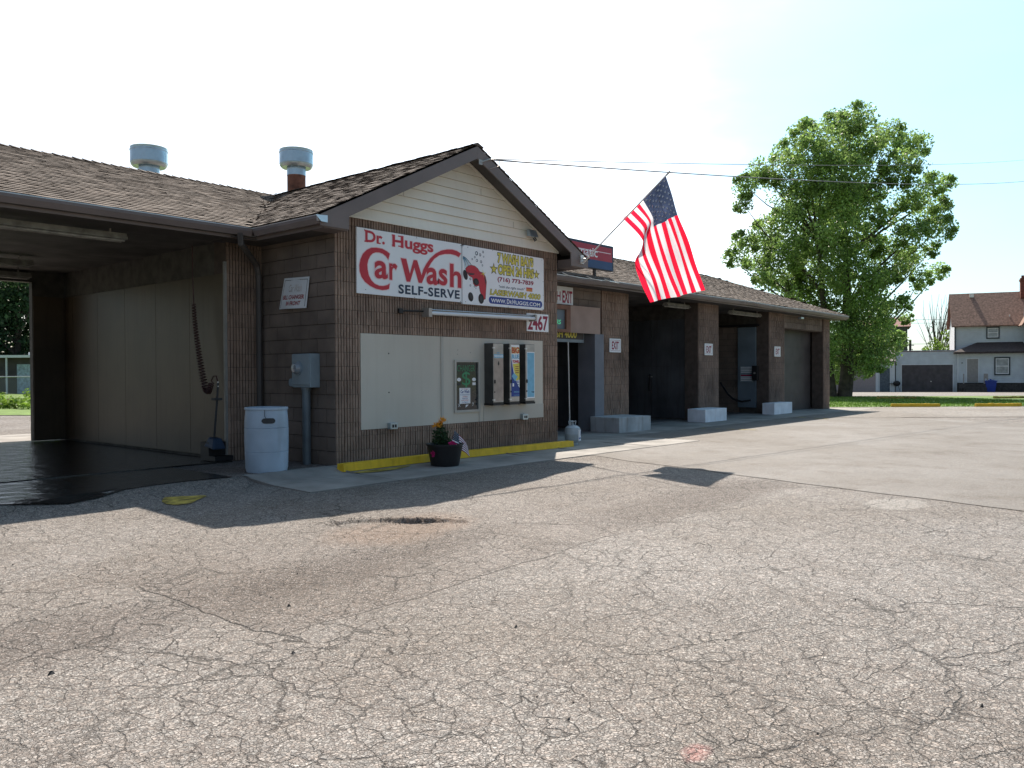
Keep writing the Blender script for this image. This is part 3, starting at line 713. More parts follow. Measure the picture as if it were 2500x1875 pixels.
# left rake, with boxed return at its foot; right rake likewise
rk.prism([(EXL+.03, 3.315), (-.02, 3.315), (-.02, 3.50), (RX, RZ-.22), (RX, RZ-.02), (EXL+.03, EZ-.0)], 1, yb, ya)
rk.prism([(RX+.002, RZ-.22), (5.15, 3.555), (5.15, 3.315), (EXR-.03, 3.315), (EXR-.03, EZ), (RX+.002, RZ-.02)], 1, yb, ya)
rk.box(EXL+.132, -.022, yb+.001, .0, 3.30, 3.47); rk.box(5.152+.05, EXR-.132, yb+.001, .0, 3.30, 3.45)
rk.build('rake_board', 'brown', bld)
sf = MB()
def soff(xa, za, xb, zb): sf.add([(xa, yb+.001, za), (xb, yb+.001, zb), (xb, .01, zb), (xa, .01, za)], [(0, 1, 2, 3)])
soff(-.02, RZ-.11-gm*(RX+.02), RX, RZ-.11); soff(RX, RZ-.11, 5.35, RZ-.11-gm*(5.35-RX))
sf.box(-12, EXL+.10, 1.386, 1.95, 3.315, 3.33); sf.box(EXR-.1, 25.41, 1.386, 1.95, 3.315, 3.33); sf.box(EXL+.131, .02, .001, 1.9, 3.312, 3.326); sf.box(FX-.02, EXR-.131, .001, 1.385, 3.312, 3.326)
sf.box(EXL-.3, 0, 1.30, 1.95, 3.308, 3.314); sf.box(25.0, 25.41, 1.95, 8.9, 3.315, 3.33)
sf.build('soffit', 'brown_d', bld)
# gutters
gt = MB()
def gutter(mb, p, q, out, lipm=1, w=.11):
    P, Q, N = Vector(p), Vector(q), Vector(out)
    def s(a, d, z): return (P if a == 0 else Q)+N*d+Vector((0, 0, z))
    prof = [(0, .0), (.0, -.11), (w*.7, -.12), (w, -.05), (w, 0.0)]
    for (d0, z0), (d1, z1) in zip(prof, prof[1:]): mb.q(s(0, d0, z0), s(1, d0, z0), s(1, d1, z1), s(0, d1, z1), m=0)
    mb.q(s(0, w, 0), s(1, w, 0), s(1, w-.02, .004), s(0, w-.02, .004), m=lipm); mb.q(s(0, w+.001, -.014), s(1, w+.001, -.014), s(1, w+.001, 0), s(0, w+.001, 0), m=lipm)
    for a in (0, 1): mb.q(*[s(a, d, z) for d, z in prof], m=0)
gutter(gt, (-12, 1.362, 3.465), (EXL+.0, 1.362, 3.465), (0, -1, 0))
g1 = gt.build('gutter', ['brown', 'lip'], bld)
gt = MB(); gutter(gt, (EXL+.107, 1.25, 3.465), (EXL+.107, -.33, 3.465), (-1, 0, 0)); gt.build('gutter', ['brown', 'lip'], bld)
gt = MB(); pts = [EXR-.12+i*(25.42-EXR+.12)/16 for i in range(17)]
for i in range(16):
    sag = lambda k: -.018*math.sin(k*1.3)-.01*(k % 3)
    a, b = (pts[i], 1.362, 3.462+sag(i)*.6), (pts[i+1], 1.362, 3.462+sag(i+1)*.6); gutter(gt, a, b, (0, -1, 0), lipm=1)
gt.build('gutter', ['brown', 'alu'], bld)
ec = MB(); ec.add([(EXL+.12, -.35, 3.46), (EXL-.05, -.352, 3.45), (EXL+.0, -.40, 3.36), (EXL+.10, -.41, 3.355), (EXL+.13, -.37, 3.46)], [(0, 1, 2, 3, 4)]); ec.box(EXL-.02, EXL+.10, -.342, -.332, 3.37, 3.46)
ec.build('gutter_end', 'alu', bld)
# strips hanging from the right gutter
hs = MB()
for x in (7.0, 7.9, 8.6): hs.tube([(x, 1.24, 3.48), (x+.22, 1.23, 3.44), (x+.6, 1.235, 3.43)], .008, 5)
hs.build('loose_gutter_strip', 'alu', g1)
# downspout in the inner corner
ds = MB()
ds.tube([(-.72, 1.27, 3.36), (-.70, 1.28, 3.22), (-.16, 1.74, 3.0), (-.09, 1.79, 2.85), (-.09, 1.79, .06)], .045, 6)
ds.build('downspout', 'brown_d', bld)

# ---------------------------------------------------------------- roof vents
def vent(x, y, base, top, label):
    v_ = thing('roof_vent', label, 'vent', (x, y, base), group='round metal vents on the roof')
    m_ = MB(); m_.lathe([(.19, base), (.19, top-.53)], (x, y, 0), 24); m_.build('flue', 'rust' if x > 1 else 'galv', v_, smooth=True)
    m_ = MB(); m_.lathe([(.195, top-.53), (.195, top-.38)], (x, y, 0), 24); m_.build('collar', 'galv', v_, smooth=True)
    m_ = MB(); m_.lathe([(.19, top-.36), (.30, top-.37), (.335, top-.33), (.338, top-.30), (.345, top-.295), (.345, top-.07), (.352, top-.065), (.352, top-.045), (.34, top-.04), (.345, top-.0), (.33, top-.0), (.33, top-.2), (.18, top-.22)], (x, y, 0), 32)
    m_.build('cap', 'galv', v_, smooth=True); return v_
vent(.46, 6.5, 4.4, 5.78, 'galvanized round roof vent cap rising just behind the left ridge')
vent(2.98, 5.2, 4.7, 6.01, 'galvanized round roof vent on a rusty flue beside the front gable')

# ---------------------------------------------------------------- big signs
C_ = [(0.999,3.123),(0.94,3.154),(0.853,3.182),(0.737,3.187),(0.642,3.173),(0.557,3.134),(0.482,3.067),(0.436,2.982),(0.415,2.893),(0.42,2.807),(0.452,2.729),(0.516,2.662),(0.609,2.611),(0.722,2.575),(0.847,2.564),(0.925,2.575),(0.979,2.594),(0.993,2.674),(0.945,2.648),(0.867,2.627),(0.79,2.625),(0.704,2.647),(0.638,2.694),(0.591,2.763),(0.569,2.849),(0.565,2.922),(0.584,2.99),(0.622,3.053),(0.67,3.095),(0.727,3.114),(0.794,3.119),(0.862,3.108),(0.92,3.077),(0.968,3.029)]
W_ = [(1.216,3.081),(1.329,3.08),(1.401,2.861),(1.481,3.079),(1.555,3.079),(1.648,2.856),(1.687,2.953),(1.752,3.046),(1.84,3.142),(1.95,3.225),(2.084,3.291),(2.22,3.324),(2.335,3.335),(2.44,3.322),(2.534,3.291),(2.486,3.225),(2.404,3.249),(2.289,3.257),(2.163,3.243),(2.039,3.21),(1.927,3.143),(1.85,3.063),(1.784,2.97),(1.729,2.878),(1.653,2.735),(1.583,2.733),(1.496,2.959),(1.405,2.734),(1.333,2.73)]
def grown(P, g):
    n = len(P); A = sum(P[i][0]*P[(i+1) % n][1]-P[(i+1) % n][0]*P[i][1] for i in range(n)); sg = 1 if A > 0 else -1; out = []
    for i in range(n):
        a, b, c = Vector(P[i-1]), Vector(P[i]), Vector(P[(i+1) % n])
        d1 = (b-a).normalized(); d2 = (c-b).normalized(); nn = Vector((d1.y+d2.y, -(d1.x+d2.x)))*sg
        k = nn.length; nn = nn.normalized()*g/max(.45, k/2) if k > 1e-6 else Vector((0, 0)); out.append((b.x+nn.x, b.y+nn.y))
    return out
def poly(mb, P, y, m):
    n = len(P); A = sum(P[i][0]*P[(i+1) % n][1]-P[(i+1) % n][0]*P[i][1] for i in range(n))
    if A < 0: P = P[::-1]
    mb.add([(p[0], y, p[1]) for p in P], [tuple(range(len(P)))], m)
def band(mb, outer, inner, y, m):
    for i in range(len(outer)-1): mb.add([(outer[i][0], y, outer[i][1]), (outer[i+1][0], y, outer[i+1][1]), (inner[i+1][0], y, inner[i+1][1]), (inner[i][0], y, inner[i][1])], [(0, 1, 2, 3)], m)
sg1 = thing('wall_sign', 'large white panel with red car wash lettering, left half of the front sign', 'sign', (1.46, -.02, 2.49), group='white sign panels under the gable')
mb = MB(); mb.box(.372, 2.549, -.03, -.008, 2.488, 3.448); mb.build('sign_board', 'white', sg1)
L = MB()
import mathutils.geometry as mg
def tess(mb, P, y, m):
    tr_ = mg.tessellate_polygon([[Vector((p[0], p[1], 0)) for p in P]])
    fs = []
    for a, b, c in tr_:
        pa, pb, pc = P[a], P[b], P[c]
        ar = (pb[0]-pa[0])*(pc[1]-pa[1])-(pc[0]-pa[0])*(pb[1]-pa[1]); fs.append((a, b, c) if ar > 0 else (a, c, b))
    mb.add([(p[0], y, p[1]) for p in P], fs, m)
tess(L, grown(C_, .012), -.0315, 1); tess(L, C_, -.033, 0); tess(L, grown(W_, .012), -.0318, 1); tess(L, W_, -.0332, 0)
for s_, r in (('a', (.699, .956, 2.73, 2.997)), ('r', (.985, 1.147, 2.732, 2.983)), ('a', (1.752, 2.007, 2.725, 2.995)), ('s', (2.022, 2.216, 2.732, 2.998)), ('h', (2.276, 2.542, 2.721, 3.103))):
    text(L, s_, *r, -.0316, 1, bold=.055, grow=.03); text(L, s_, *r, -.0334, 0, bold=.025)
def serif(mb, pts, y, m, w=.04, h=.012):
    for x, z in pts: mb.add([(x-w, y, z-h), (x+w, y, z-h), (x+w, y, z+h), (x-w, y, z+h)], [(0, 1, 2, 3)], m)
text(L, 'Dr.', .530, .90, 3.249, 3.419, -.0316, 1, bold=.055, grow=.03); text(L, 'Dr.', .530, .90, 3.249, 3.419, -.0332, 0, bold=.025)
text(L, 'Huggs', 1.05, 1.905, 3.182, 3.419, -.0316, 1, bold=.055, grow=.03); text(L, 'Huggs', 1.05, 1.905, 3.182, 3.419, -.0332, 0, bold=.025)
serif(L, [(.548, 3.256), (.548, 3.412), (.785, 3.256)], -.0333, 0, .035, .010); serif(L, [(1.068, 3.410), (1.068, 3.258), (1.195, 3.410), (1.195, 3.258)], -.0333, 0, .030, .008)
text(L, 'SELF-SERVE', 1.166, 2.500, 2.537, 2.680, -.0336, 2, bold=.03, spacing=1.12)
for x, z in ((.52, 3.43), (.53, 2.55), (1.55, 3.43), (2.53, 3.42), (1.5, 2.50), (2.52, 2.50)): L.tube([(x, -.030, z), (x, -.034, z)], .006, 8, m=3)
L.build('lettering', ['red', 'pink', 'navy', 'black'], sg1)

sg2 = thing('wall_sign', 'white panel with yellow wash bay lettering and a red car, right half of front sign', 'sign', (3.62, -.03, 2.47), group='white sign panels under the gable')
mb = MB(); mb.prism([(2.556, 2.462), (4.68, 2.472), (4.712, 2.50), (4.712, 3.40), (4.69, 3.43), (2.60, 3.438), (2.556, 3.40)], 1, -.05, -.012); mb.build('sign_board', 'white', sg2)
L = MB(); Y0 = -.0515
def ring(mb, cx, cz, r, y, mo, mi=None, hole=.55):
    mb.add([(cx+r*math.cos(t*math.pi/8), y, cz+r*math.sin(t*math.pi/8)) for t in range(16)], [tuple(range(16))], mo)
    if mi is not None: mb.add([(cx-r*.12+r*hole*math.cos(t*math.pi/8), y-.0006, cz+r*hole*math.sin(t*math.pi/8)) for t in range(16)], [tuple(range(16))], mi)
for x, z, r in ((2.893,3.331,.035),(2.981,3.314,.025),(3.054,3.371,.021),(3.07,3.293,.014),(2.849,3.263,.019),(2.787,3.223,.017),(2.90,3.212,.026),(3.004,3.2,.024),(3.036,3.143,.017)): ring(L, x, z, r, Y0, 4, 7)
# water jet
for i in range(6):
    t = i/5; P = []
    for k in range(9):
        s = k/8; x = 2.560+.0+s*(.05+.16*t)*1.0; z = 3.262-.02-(1-t)*.035 - (s**1.6)*(.165-.03*t) + .0
        P.append((x, z))
    for a, b in zip(P, P[1:]): L.add([(a[0], Y0, a[1]), (b[0], Y0, b[1]), (b[0]+.008, Y0, b[1]+.008), (a[0]+.008, Y0, a[1]+.008)], [(0, 1, 2, 3)], 4 if i % 2 else 8)
# plain red car tipped on its tail, seen from below
def ell(cx, cz, rx, rz, rot=0, n=20, a0=0, a1=2*math.pi):
    return [(cx+rx*math.cos(t)*math.cos(rot)-rz*math.sin(t)*math.sin(rot), cz+rx*math.cos(t)*math.sin(rot)+rz*math.sin(t)*math.cos(rot)) for t in [a0+(a1-a0)*i/n for i in range(n)]]
tess(L, ell(2.62, 2.945, .052, .085, .35), Y0, 5); tess(L, ell(2.745, 2.59, .062, .078, .3), Y0-.0002, 5); tess(L, ell(2.755, 2.60, .03, .045, .3), Y0-.0008, 9)
body = [(2.622,3.045),(2.684,3.098),(2.759,3.118),(2.846,3.112),(2.922,3.076),(2.966,3.028),(3.054,3.013),(3.11,2.958),(3.137,2.869),(3.122,2.754),(3.107,2.58),(3.051,2.561),(2.975,2.70),(2.95,2.80),(2.875,2.773),(2.811,2.813),(2.79,2.915),(2.715,2.939),(2.651,2.99)]
tess(L, grown(body, .006), Y0-.0003, 5); tess(L, body, Y0-.0006, 0)
tess(L, [(3.075,2.985),(3.12,2.91),(3.122,2.80),(3.098,2.86),(3.085,2.93)], Y0-.0012, 9); tess(L, [(2.64,3.00),(2.73,2.952),(2.83,2.965),(2.84,2.99),(2.73,2.985)], Y0-.0012, 9)
tess(L, ell(2.876, 2.852, .072, .058, -.2), Y0-.0014, 5); tess(L, ell(2.882, 2.848, .04, .032, -.2), Y0-.002, 9)
tess(L, ell(3.0, 2.575, .068, .085, .1), Y0-.0014, 5); tess(L, ell(3.003, 2.572, .035, .052, .1), Y0-.002, 9)
for x, z, r in ((2.738,2.889,.022),(2.735,2.78,.018),(2.838,2.774,.018),(2.875,2.745,.012)): ring(L, x, z, r, Y0, 4, 7)
def star(cx, cz, r, y, m, n=5, k=.42, rot=math.pi/2):
    P = [(cx+(r if i % 2 == 0 else r*k)*math.cos(rot+i*math.pi/n), cz+(r if i % 2 == 0 else r*k)*math.sin(rot+i*math.pi/n)) for i in range(2*n)]; return P
tess(L, star(3.056, 3.005, .075, 0, 0, 4, .14, .3), Y0-.003, 2)
def outlined(s_, r, grow, m1, m2, bold, spacing=1., shear=0., dy=0):
    text(L, s_, *r, Y0+dy, m2, bold=bold+grow, grow=grow, spacing=spacing, shear=shear); text(L, s_, *r, Y0-.0015+dy, m1, bold=bold, spacing=spacing, shear=shear)
outlined('7 WASH BAYS', (3.425, 4.405, 3.228, 3.400), .05, 2, 3, .04); outlined('OPEN 24 HRS', (3.435, 4.42, 3.032, 3.202), .05, 2, 3, .04)
for x, z, r in ((3.326, 3.108, .098), (4.497, 3.112, .085)): tess(L, star(x, z, r*1.12, 0, 0), Y0, 3); tess(L, star(x, z, r*.78, 0, 0), Y0-.0015, 2)
text(L, '(716) 773-7839', 3.42, 4.41, 2.885, 2.985, Y0, 6, bold=.035)
text(L, '"with the right touch"', 3.455, 4.165, 2.785, 2.842, Y0, 4, bold=.01, shear=.3)
L.add([(4.20, Y0, 2.79), (4.375, Y0, 2.79), (4.375, Y0, 2.86), (4.20, Y0, 2.86)], [(0, 1, 2, 3)], 10); L.add([(4.20, Y0-.0008, 2.838), (4.375, Y0-.0008, 2.838), (4.375, Y0-.0008, 2.86), (4.20, Y0-.0008, 2.86)], [(0, 1, 2, 3)], 0)
outlined('LASERWASH 4000', (3.225, 4.605, 2.662, 2.758), .045, 2, 3, .02, shear=.15)
P = [(4.60+.062*math.cos(t), 2.575+.062*math.sin(t)) for t in [-math.pi/2+math.pi*i/10 for i in range(11)]]+[(3.255+.062*math.cos(t), 2.572+.062*math.sin(t)) for t in [math.pi/2+math.pi*i/10 for i in range(11)]]
tess(L, P, Y0, 1)
text(L, 'WWW.', 3.250, 3.640, 2.532, 2.598, Y0-.0015, 7, bold=.02); text(L, 'D', 3.665, 3.735, 2.530, 2.612, Y0-.0015, 7, bold=.02); text(L, 'R', 3.745, 3.80, 2.531, 2.592, Y0-.0015, 7, bold=.02)
text(L, 'H', 3.815, 3.885, 2.531, 2.613, Y0-.0015, 7, bold=.02); text(L, 'UGGS.COM', 3.90, 4.595, 2.531, 2.598, Y0-.0015, 7, bold=.02)
for x, z in ((2.68, 3.41), (2.62, 2.50), (3.3, 3.42), (3.85, 3.42), (4.66, 3.40), (4.69, 3.0), (4.69, 2.75), (4.66, 2.49), (3.7, 2.475)): L.tube([(x, -.05, z), (x, -.0535, z)], .006, 8, m=5)
L.build('lettering', ['red', 'blue', 'yellow_s', 'olive', 'navy', 'black', 'maroon', 'white', 'lblue', 'darkgrey', 'orange'], sg2)

# address number, tube light, flood light
a_ = thing('address_sign', 'small white plate with maroon number 2467 at the right end of the tube light', 'sign', (4.57, -.01, 2.08))
mb = MB(); mb.box(4.25, 4.885, -.022, -.010, 2.075, 2.40); mb.build('plate', 'white', a_)
L = MB(); text(L, '2467', 4.275, 4.865, 2.095, 2.375, -.0235, 0, bold=.03); L.build('lettering', 'maroon', a_)
t = thing('tube_light', 'long white tube light fixture mounted below the front sign', 'light', (3.0, -.1, 2.25))
mb = MB(); mb.add([(1.72, -.16, 2.31), (4.32, -.16, 2.345), (4.32, -.10, 2.36), (1.72, -.10, 2.33), (1.72, -.02, 2.25), (4.32, -.02, 2.27)], [(0, 1, 2, 3), (3, 2, 5, 4)]); mb.build('reflector', 'white2', t)
mb = MB(); mb.tube([(1.74, -.14, 2.265), (4.31, -.14, 2.30)], .030, 12); mb.build('tube', 'tube', t, smooth=True)
for q in ((1.665, 1.735, -.175, -.01, 2.20, 2.335), (4.31, 4.35, -.175, -.01, 2.25, 2.37)): mb = MB(); mb.box(*q); mb.build('end_cap', 'steel', t)
mb = MB(); mb.tube([(1.20, -.02, 2.275), (1.45, -.03, 2.285), (1.67, -.05, 2.29)], .012, 6); mb.box(1.17, 1.25, -.045, -.008, 2.24, 2.31); mb.build('conduit', 'black', t)
f_ = thing('flood_light', 'small grey flood light on the siding near the right end of the gable', 'light', (4.30, -.05, 3.8))
mb = MB(); mb.add([(4.20, -.17, 3.77), (4.41, -.17, 3.77), (4.41, -.12, 3.90), (4.20, -.12, 3.90), (4.22, -.06, 3.79), (4.39, -.06, 3.79), (4.39, -.05, 3.88), (4.22, -.05, 3.88)], [(0, 1, 2, 3), (5, 4, 7, 6), (1, 5, 6, 2), (4, 0, 3, 7), (3, 2, 6, 7), (4, 5, 1, 0)]); mb.build('lamp_head', 'galv', f_)
mb = MB(); mb.tube([(4.40, -.08, 3.80), (4.45, -.09, 3.74), (4.47, -.04, 3.73), (4.47, -.012, 3.78)], .012, 6); mb.tube([(4.36, -.08, 3.77), (4.40, -.1, 3.71), (4.46, -.04, 3.72)], .008, 6); mb.build('bracket', 'darkgrey', f_)

# ---------------------------------------------------------------- bill changer window
b_ = thing('change_machine', 'dark bill changer with a green dollar sign set into the beige wall', 'machine', (2.68, 0, .73))
mb = MB(); mb.box(2.385, 2.42, -.03, .0, .665, 1.535); mb.box(2.955, 2.985, -.03, .0, .665, 1.535); mb.box(2.421, 2.954, -.03, .0, 1.50, 1.535); mb.box(2.421, 2.954, -.03, .0, .665, .705); mb.build('frame', 'beige_d', b_)
mb = MB(); mb.box(2.421, 2.954, -.006, -.001, .706, 1.499); mb.build('faceplate', 'darkglass', b_)
L = MB(); yy = -.0075
text(L, '$', 2.57, 2.77, 1.08, 1.345, yy, 0, bold=.0); text(L, 'CHANGER', 2.46, 2.88, 1.345, 1.45, yy, 0, bold=.0)
for x in (2.50, 2.86): tess(L, ell(x, 1.21, .048, .030), yy, 1)
L.box(2.46, 2.54, yy-.001, yy, 1.115, 1.16, 2); L.box(2.82, 2.90, yy-.001, yy, 1.115, 1.16, 1)
text(L, 'x', 2.47, 2.53, .76, .81, yy, 1, bold=-.02); text(L, 'y', 2.81, 2.86, .76, .83, yy, 1, bold=-.02); L.add([(2.65, yy, .74), (2.73, yy, .79), (2.66, yy, .79)], [(0, 1, 2)], 1)
L.build('lettering', ['green_g', 'white', 'darkgrey'], b_)
n_ = thing('paper_notice', 'white paper notice with red and blue print taped on the dark change machine', 'notice', (2.63, -.01, .81))
mb = MB(); mb.box(2.505, 2.765, -.0105, -.009, .81, 1.07); mb.build('sheet', 'white', n_)
L = MB(); yy = -.0118
text(L, 'Car Wash', 2.53, 2.74, .985, 1.035, yy, 0, bold=.02); text(L, 'Dr. Huggs', 2.56, 2.70, 1.042, 1.06, yy, 1, bold=.01)
for i, (s_, w) in enumerate((('For Questions/Comments', .22), ('or Problems', .12), ('Please Call', .12), ('(716) 773-7839', .17), ('www.drhuggs.com', .15))): text(L, s_, 2.635-w/2, 2.635+w/2, .948-i*.031, .965-i*.031, yy, i % 2, bold=.02)
L.build('lettering', ['blue', 'red'], n_)

# ---------------------------------------------------------------- vending machines
def vending(x0, label):
    v_ = thing('vending_machine', label, 'vending machine', (x0, -.02, .79), group='tall narrow vending machines on the beige wall')
    mb = MB(); mb.box(x0, x0+.262, -.20, -.001, .80, 1.825); mb.build('case', 'steel_b', v_, bevel=.004)
    mb = MB(); mb.box(x0+.004, x0+.258, -.208, -.201, .82, 1.818); mb.build('door', 'steel', v_)
    for z in (1.745, .86): mb = MB(); mb.box(x0-.018, x0+.03, -.225, -.2, z-.012, z+.012); mb.build('hinge', 'alu', v_)
    mb = MB(); mb.box(x0+.02, x0+.05, -.218, -.209, 1.14, 1.20); mb.build('coin_slot', 'black', v_); mb = MB(); mb.box(x0+.02, x0+.04, -.215, -.209, .98, 1.005); mb.build('lock', 'black', v_)
    mb = MB(); mb.box(x0-.01, x0+.262, -.215, -.0, .765, .799); mb.build('tray', 'black', v_); return v_
v1 = vending(3.125, 'plain tan steel vending machine, leftmost of the three on the beige wall')
L = MB(); yy = -.2095
L.box(3.14, 3.38, yy, -.209, .84, 1.56, 0); L.box(3.14, 3.38, yy-.001, yy, 1.575, 1.635, 1); text(L, 'FRESHENERS', 3.145, 3.375, 1.585, 1.622, yy-.002, 2, bold=.03); text(L, 'AIR', 3.215, 3.29, 1.645, 1.675, yy-.002, 1, bold=.02)
tess(L, [(3.235, 1.47), (3.258, 1.44), (3.28, 1.47), (3.258, 1.53)], yy-.002, 3); L.build('front_label', ['tan', 'lblue', 'white', 'black'], v1)
v2 = vending(3.55, 'vending machine with a red, yellow and blue towel poster, middle of the three')
L = MB(); L.box(3.59, 3.81, yy, -.209, .905, 1.80, 0)
L.add([(3.59, yy-.001, .905), (3.81, yy-.001, .905), (3.81, yy-.001, 1.05), (3.68, yy-.001, 1.22), (3.59, yy-.001, 1.58)], [(0, 1, 2, 3, 4)], 1)
tess(L, [(3.63, 1.47), (3.81, 1.49), (3.81, 1.20), (3.72, 1.18)], yy-.0015, 2)
text(L, 'BIG', 3.605, 3.80, 1.66, 1.765, yy-.0022, 3, bold=.09, grow=.05); text(L, 'BIG', 3.605, 3.80, 1.66, 1.765, yy-.003, 4, bold=.03); text(L, 'BLUE', 3.60, 3.80, 1.565, 1.64, yy-.003, 5, bold=.05); text(L, 'TOWEL', 3.62, 3.805, 1.49, 1.54, yy-.003, 4, bold=.05)
tess(L, [(3.60, 1.26), (3.66, 1.32), (3.76, 1.25), (3.69, 1.17)], yy-.002, 5); L.box(3.62, 3.66, yy-.003, yy-.002, 1.08, 1.135, 0)
for z in (1.11, 1.14, 1.165): L.box(3.72, 3.79, yy-.003, yy-.002, z, z+.012, 1)
for k, z in enumerate((1.42, 1.385, 1.35, 1.315)): L.box(3.70, 3.79, yy-.003, yy-.002, z, z+.012, 6)
for z in (.975, .99, .925): L.box(3.66, 3.80, yy-.003, yy-.002, z, z+.006, 5)
L.build('front_poster', ['white', 'blue', 'yellow_s', 'yellow_s', 'red', 'lblue', 'maroon'], v2)
v3 = vending(3.98, 'vending machine with a faded light blue front, rightmost of the three')
L = MB(); L.box(4.015, 4.235, yy, -.209, .865, 1.69, 1); L.box(4.028, 4.222, yy-.001, yy, .885, 1.675, 0); tess(L, [(4.14, .97), (4.21, .96), (4.222, .985), (4.17, .98), (4.145, .99)], yy-.002, 2); L.build('front_poster', ['lblue', 'white', 'navy'], v3)
for x0, lb in ((.955, 'grey double outlet box at the bottom left of the beige wall panel'), (4.07, 'grey double outlet box at the bottom right of the beige wall panel')):
    o_ = thing('outlet_box', lb, 'outlet', (x0+.07, -.02, .47), group='outdoor outlets on the beige panel')
    mb = MB(); mb.box(x0, x0+.145, -.075, -.001, .475, .572); mb.build('box', 'galv', o_, bevel=.004)
    mb = MB()
    for k in (0, 1): mb = MB(); mb.box(x0+.035+k*.05, x0+.065+k*.05, -.079, -.0752, .50, .545); mb.build('socket', 'black', o_)

# ---------------------------------------------------------------- gable side: notice, meter
s_ = thing('wall_notice', 'faded tilted white sign about the bill changer on the shaded side wall', 'sign', (-.02, .95, 2.3))
mb = MB()
NP = [(1.185, 2.76), (.555, 2.74), (.64, 2.285), (1.33, 2.30)]      # (y, z), slightly warped board
def np_(a, b):
    p = [NP[0][i]*(1-a)*(1-b)+NP[1][i]*a*(1-b)+NP[2][i]*a*b+NP[3][i]*(1-a)*b for i in (0, 1)]; return (-.03-.035*b*math.sin(math.pi*a), p[0], p[1])
for i in range(8):
    for j in range(6): mb.q(np_(i/8, j/6), np_(i/8, (j+1)/6), np_((i+1)/8, (j+1)/6), np_((i+1)/8, j/6))
sb = mb.build('board', 'white2', s_)
md = sb.modifiers.new('thick', 'SOLIDIFY'); md.thickness = .004; md.offset = 0
L = MB()
def ntext(st, a0, a1, b0, b1, m, bold):
    v, f = text2d(st, bold); ax = min(p[0] for p in v); bx = max(p[0] for p in v); az = min(p[1] for p in v); bz = max(p[1] for p in v); vs = []
    for p in v:
        q = np_(a0+(p[0]-ax)/(bx-ax)*(a1-a0), b1-(p[1]-az)/(bz-az)*(b1-b0)); vs.append((q[0]-.004, q[1], q[2]))
    L.add(vs, f, m)
ntext('BILL CHANGER', .10, .90, .56, .70, 0, .04); ntext('IN FRONT', .28, .80, .76, .90, 0, .04); ntext('Car Wash', .28, .78, .22, .46, 1, .0)
for a0, a1, b0, b1 in ((.05, .95, .07, .085), (.05, .95, .93, .945), (.05, .06, .07, .94), (.94, .95, .07, .94)):
    q = [np_(a0, b0), np_(a0, b1), np_(a1, b1), np_(a1, b0)]; L.q(*[(p[0]-.004, p[1], p[2]) for p in q], m=2)
L.build('lettering', [mat('faded_red', (.40, .12, .13), .6), mat('faded_tan', (.56, .50, .47), .6), 'darkgrey'], s_)
e_ = thing('electric_meter', 'grey electric meter cabinet on the shaded side wall above a thick conduit', 'meter', (-.1, .55, .0))
mb = MB(); mb.box(-.17, -.001, .36, .80, 1.12, 1.61); mb.build('cabinet', 'greybox', e_, bevel=.008)
mb = MB(); mb.lathe([(.085, 0), (.085, .05), (.06, .09), (0, .095)], (0, 0, 0), 24)
mb.v = [(-.17-z, .64+x, 1.40+y) for x, y, z in mb.v]; mb.build('dial', 'glass', e_, smooth=True)
mb = MB(); mb.tube([(-.176, .64, 1.40), (-.20, .64, 1.40)], .10, 24); mb.build('dial_ring', 'greybox', e_, smooth=True)
mb = MB(); mb.prism([(.82+.06*math.cos(t), 1.19+.06*math.sin(t)) for t in [-math.pi/2+math.pi*i/8 for i in range(9)][::-1]] if False else [(.84, 1.13), (1.02, 1.13), (1.05, 1.16), (1.05, 1.22), (1.02, 1.25), (.84, 1.25)], 0, -.07, -.001); mb.build('side_box', 'greybox', e_, bevel=.01)
mb = MB(); mb.tube([(-.10, .56, 1.12), (-.10, .56, -.05)], .062, 16); mb.tube([(-.10, .56, 1.12), (-.10, .56, 1.08)], .075, 16); mb.build('conduit', 'conduit', e_, smooth=True)
mb = MB(); mb.box(-.185, -.171, .37, .79, 1.16, 1.60); mb.build('cover', 'greybox', e_, bevel=.004)

# ---------------------------------------------------------------- barrel
bc = (-.93, .30, -.03)
bb = thing('plastic_barrel', 'white plastic barrel with an oval slot standing in the shaded corner', 'barrel', bc)
mb = MB(); prof = [(0, 0), (.23, 0), (.262, .02), (.278, .08), (.284, .25), (.286, .30), (.280, .305), (.286, .31), (.290, .45), (.289, .62), (.282, .625), (.288, .63), (.286, .72), (.275, .84), (.272, .862), (.285, .867), (.288, .885), (.284, .90), (.272, .90), (.268, .86), (.27, .5), (.25, .04), (0, .03)]
mb.lathe(prof, bc, 48); mb.build('body', 'barrel', bb, smooth=True)
mb = MB(); d = Vector((CAM.x-bc[0]+1.2, CAM.y-bc[1], 0)).normalized(); si = Vector((-d.y, d.x, 0)); P = []
def slp(a, zz):
    w = a/.29; q = Vector(bc)+d*math.cos(w)*.2915+si*math.sin(w)*.2915; return (q.x, q.y, bc[2]+.725+zz)
for i in range(12):
    a0, a1 = -.09+.18*i/12, -.09+.18*(i+1)/12; h0 = .036*max(0, 1-(abs(a0)/.0905)**5)**.5; h1 = .036*max(0, 1-(abs(a1)/.0905)**5)**.5
    mb.q(slp(a0, -h0), slp(a1, -h1), slp(a1, h1), slp(a0, h0))
mb.build('slot', 'darkgrey', bb)
mb = MB(); q = Vector(bc)+si*-.05+d*.288
mb.tube([(q.x, q.y, bc[2]+.87), (q.x, q.y, bc[2]+.79), (q.x-si.x*-.03, q.y-si.y*-.03, bc[2]+.74)], .004, 6); mb.build('cord', 'darkgrey', bb)

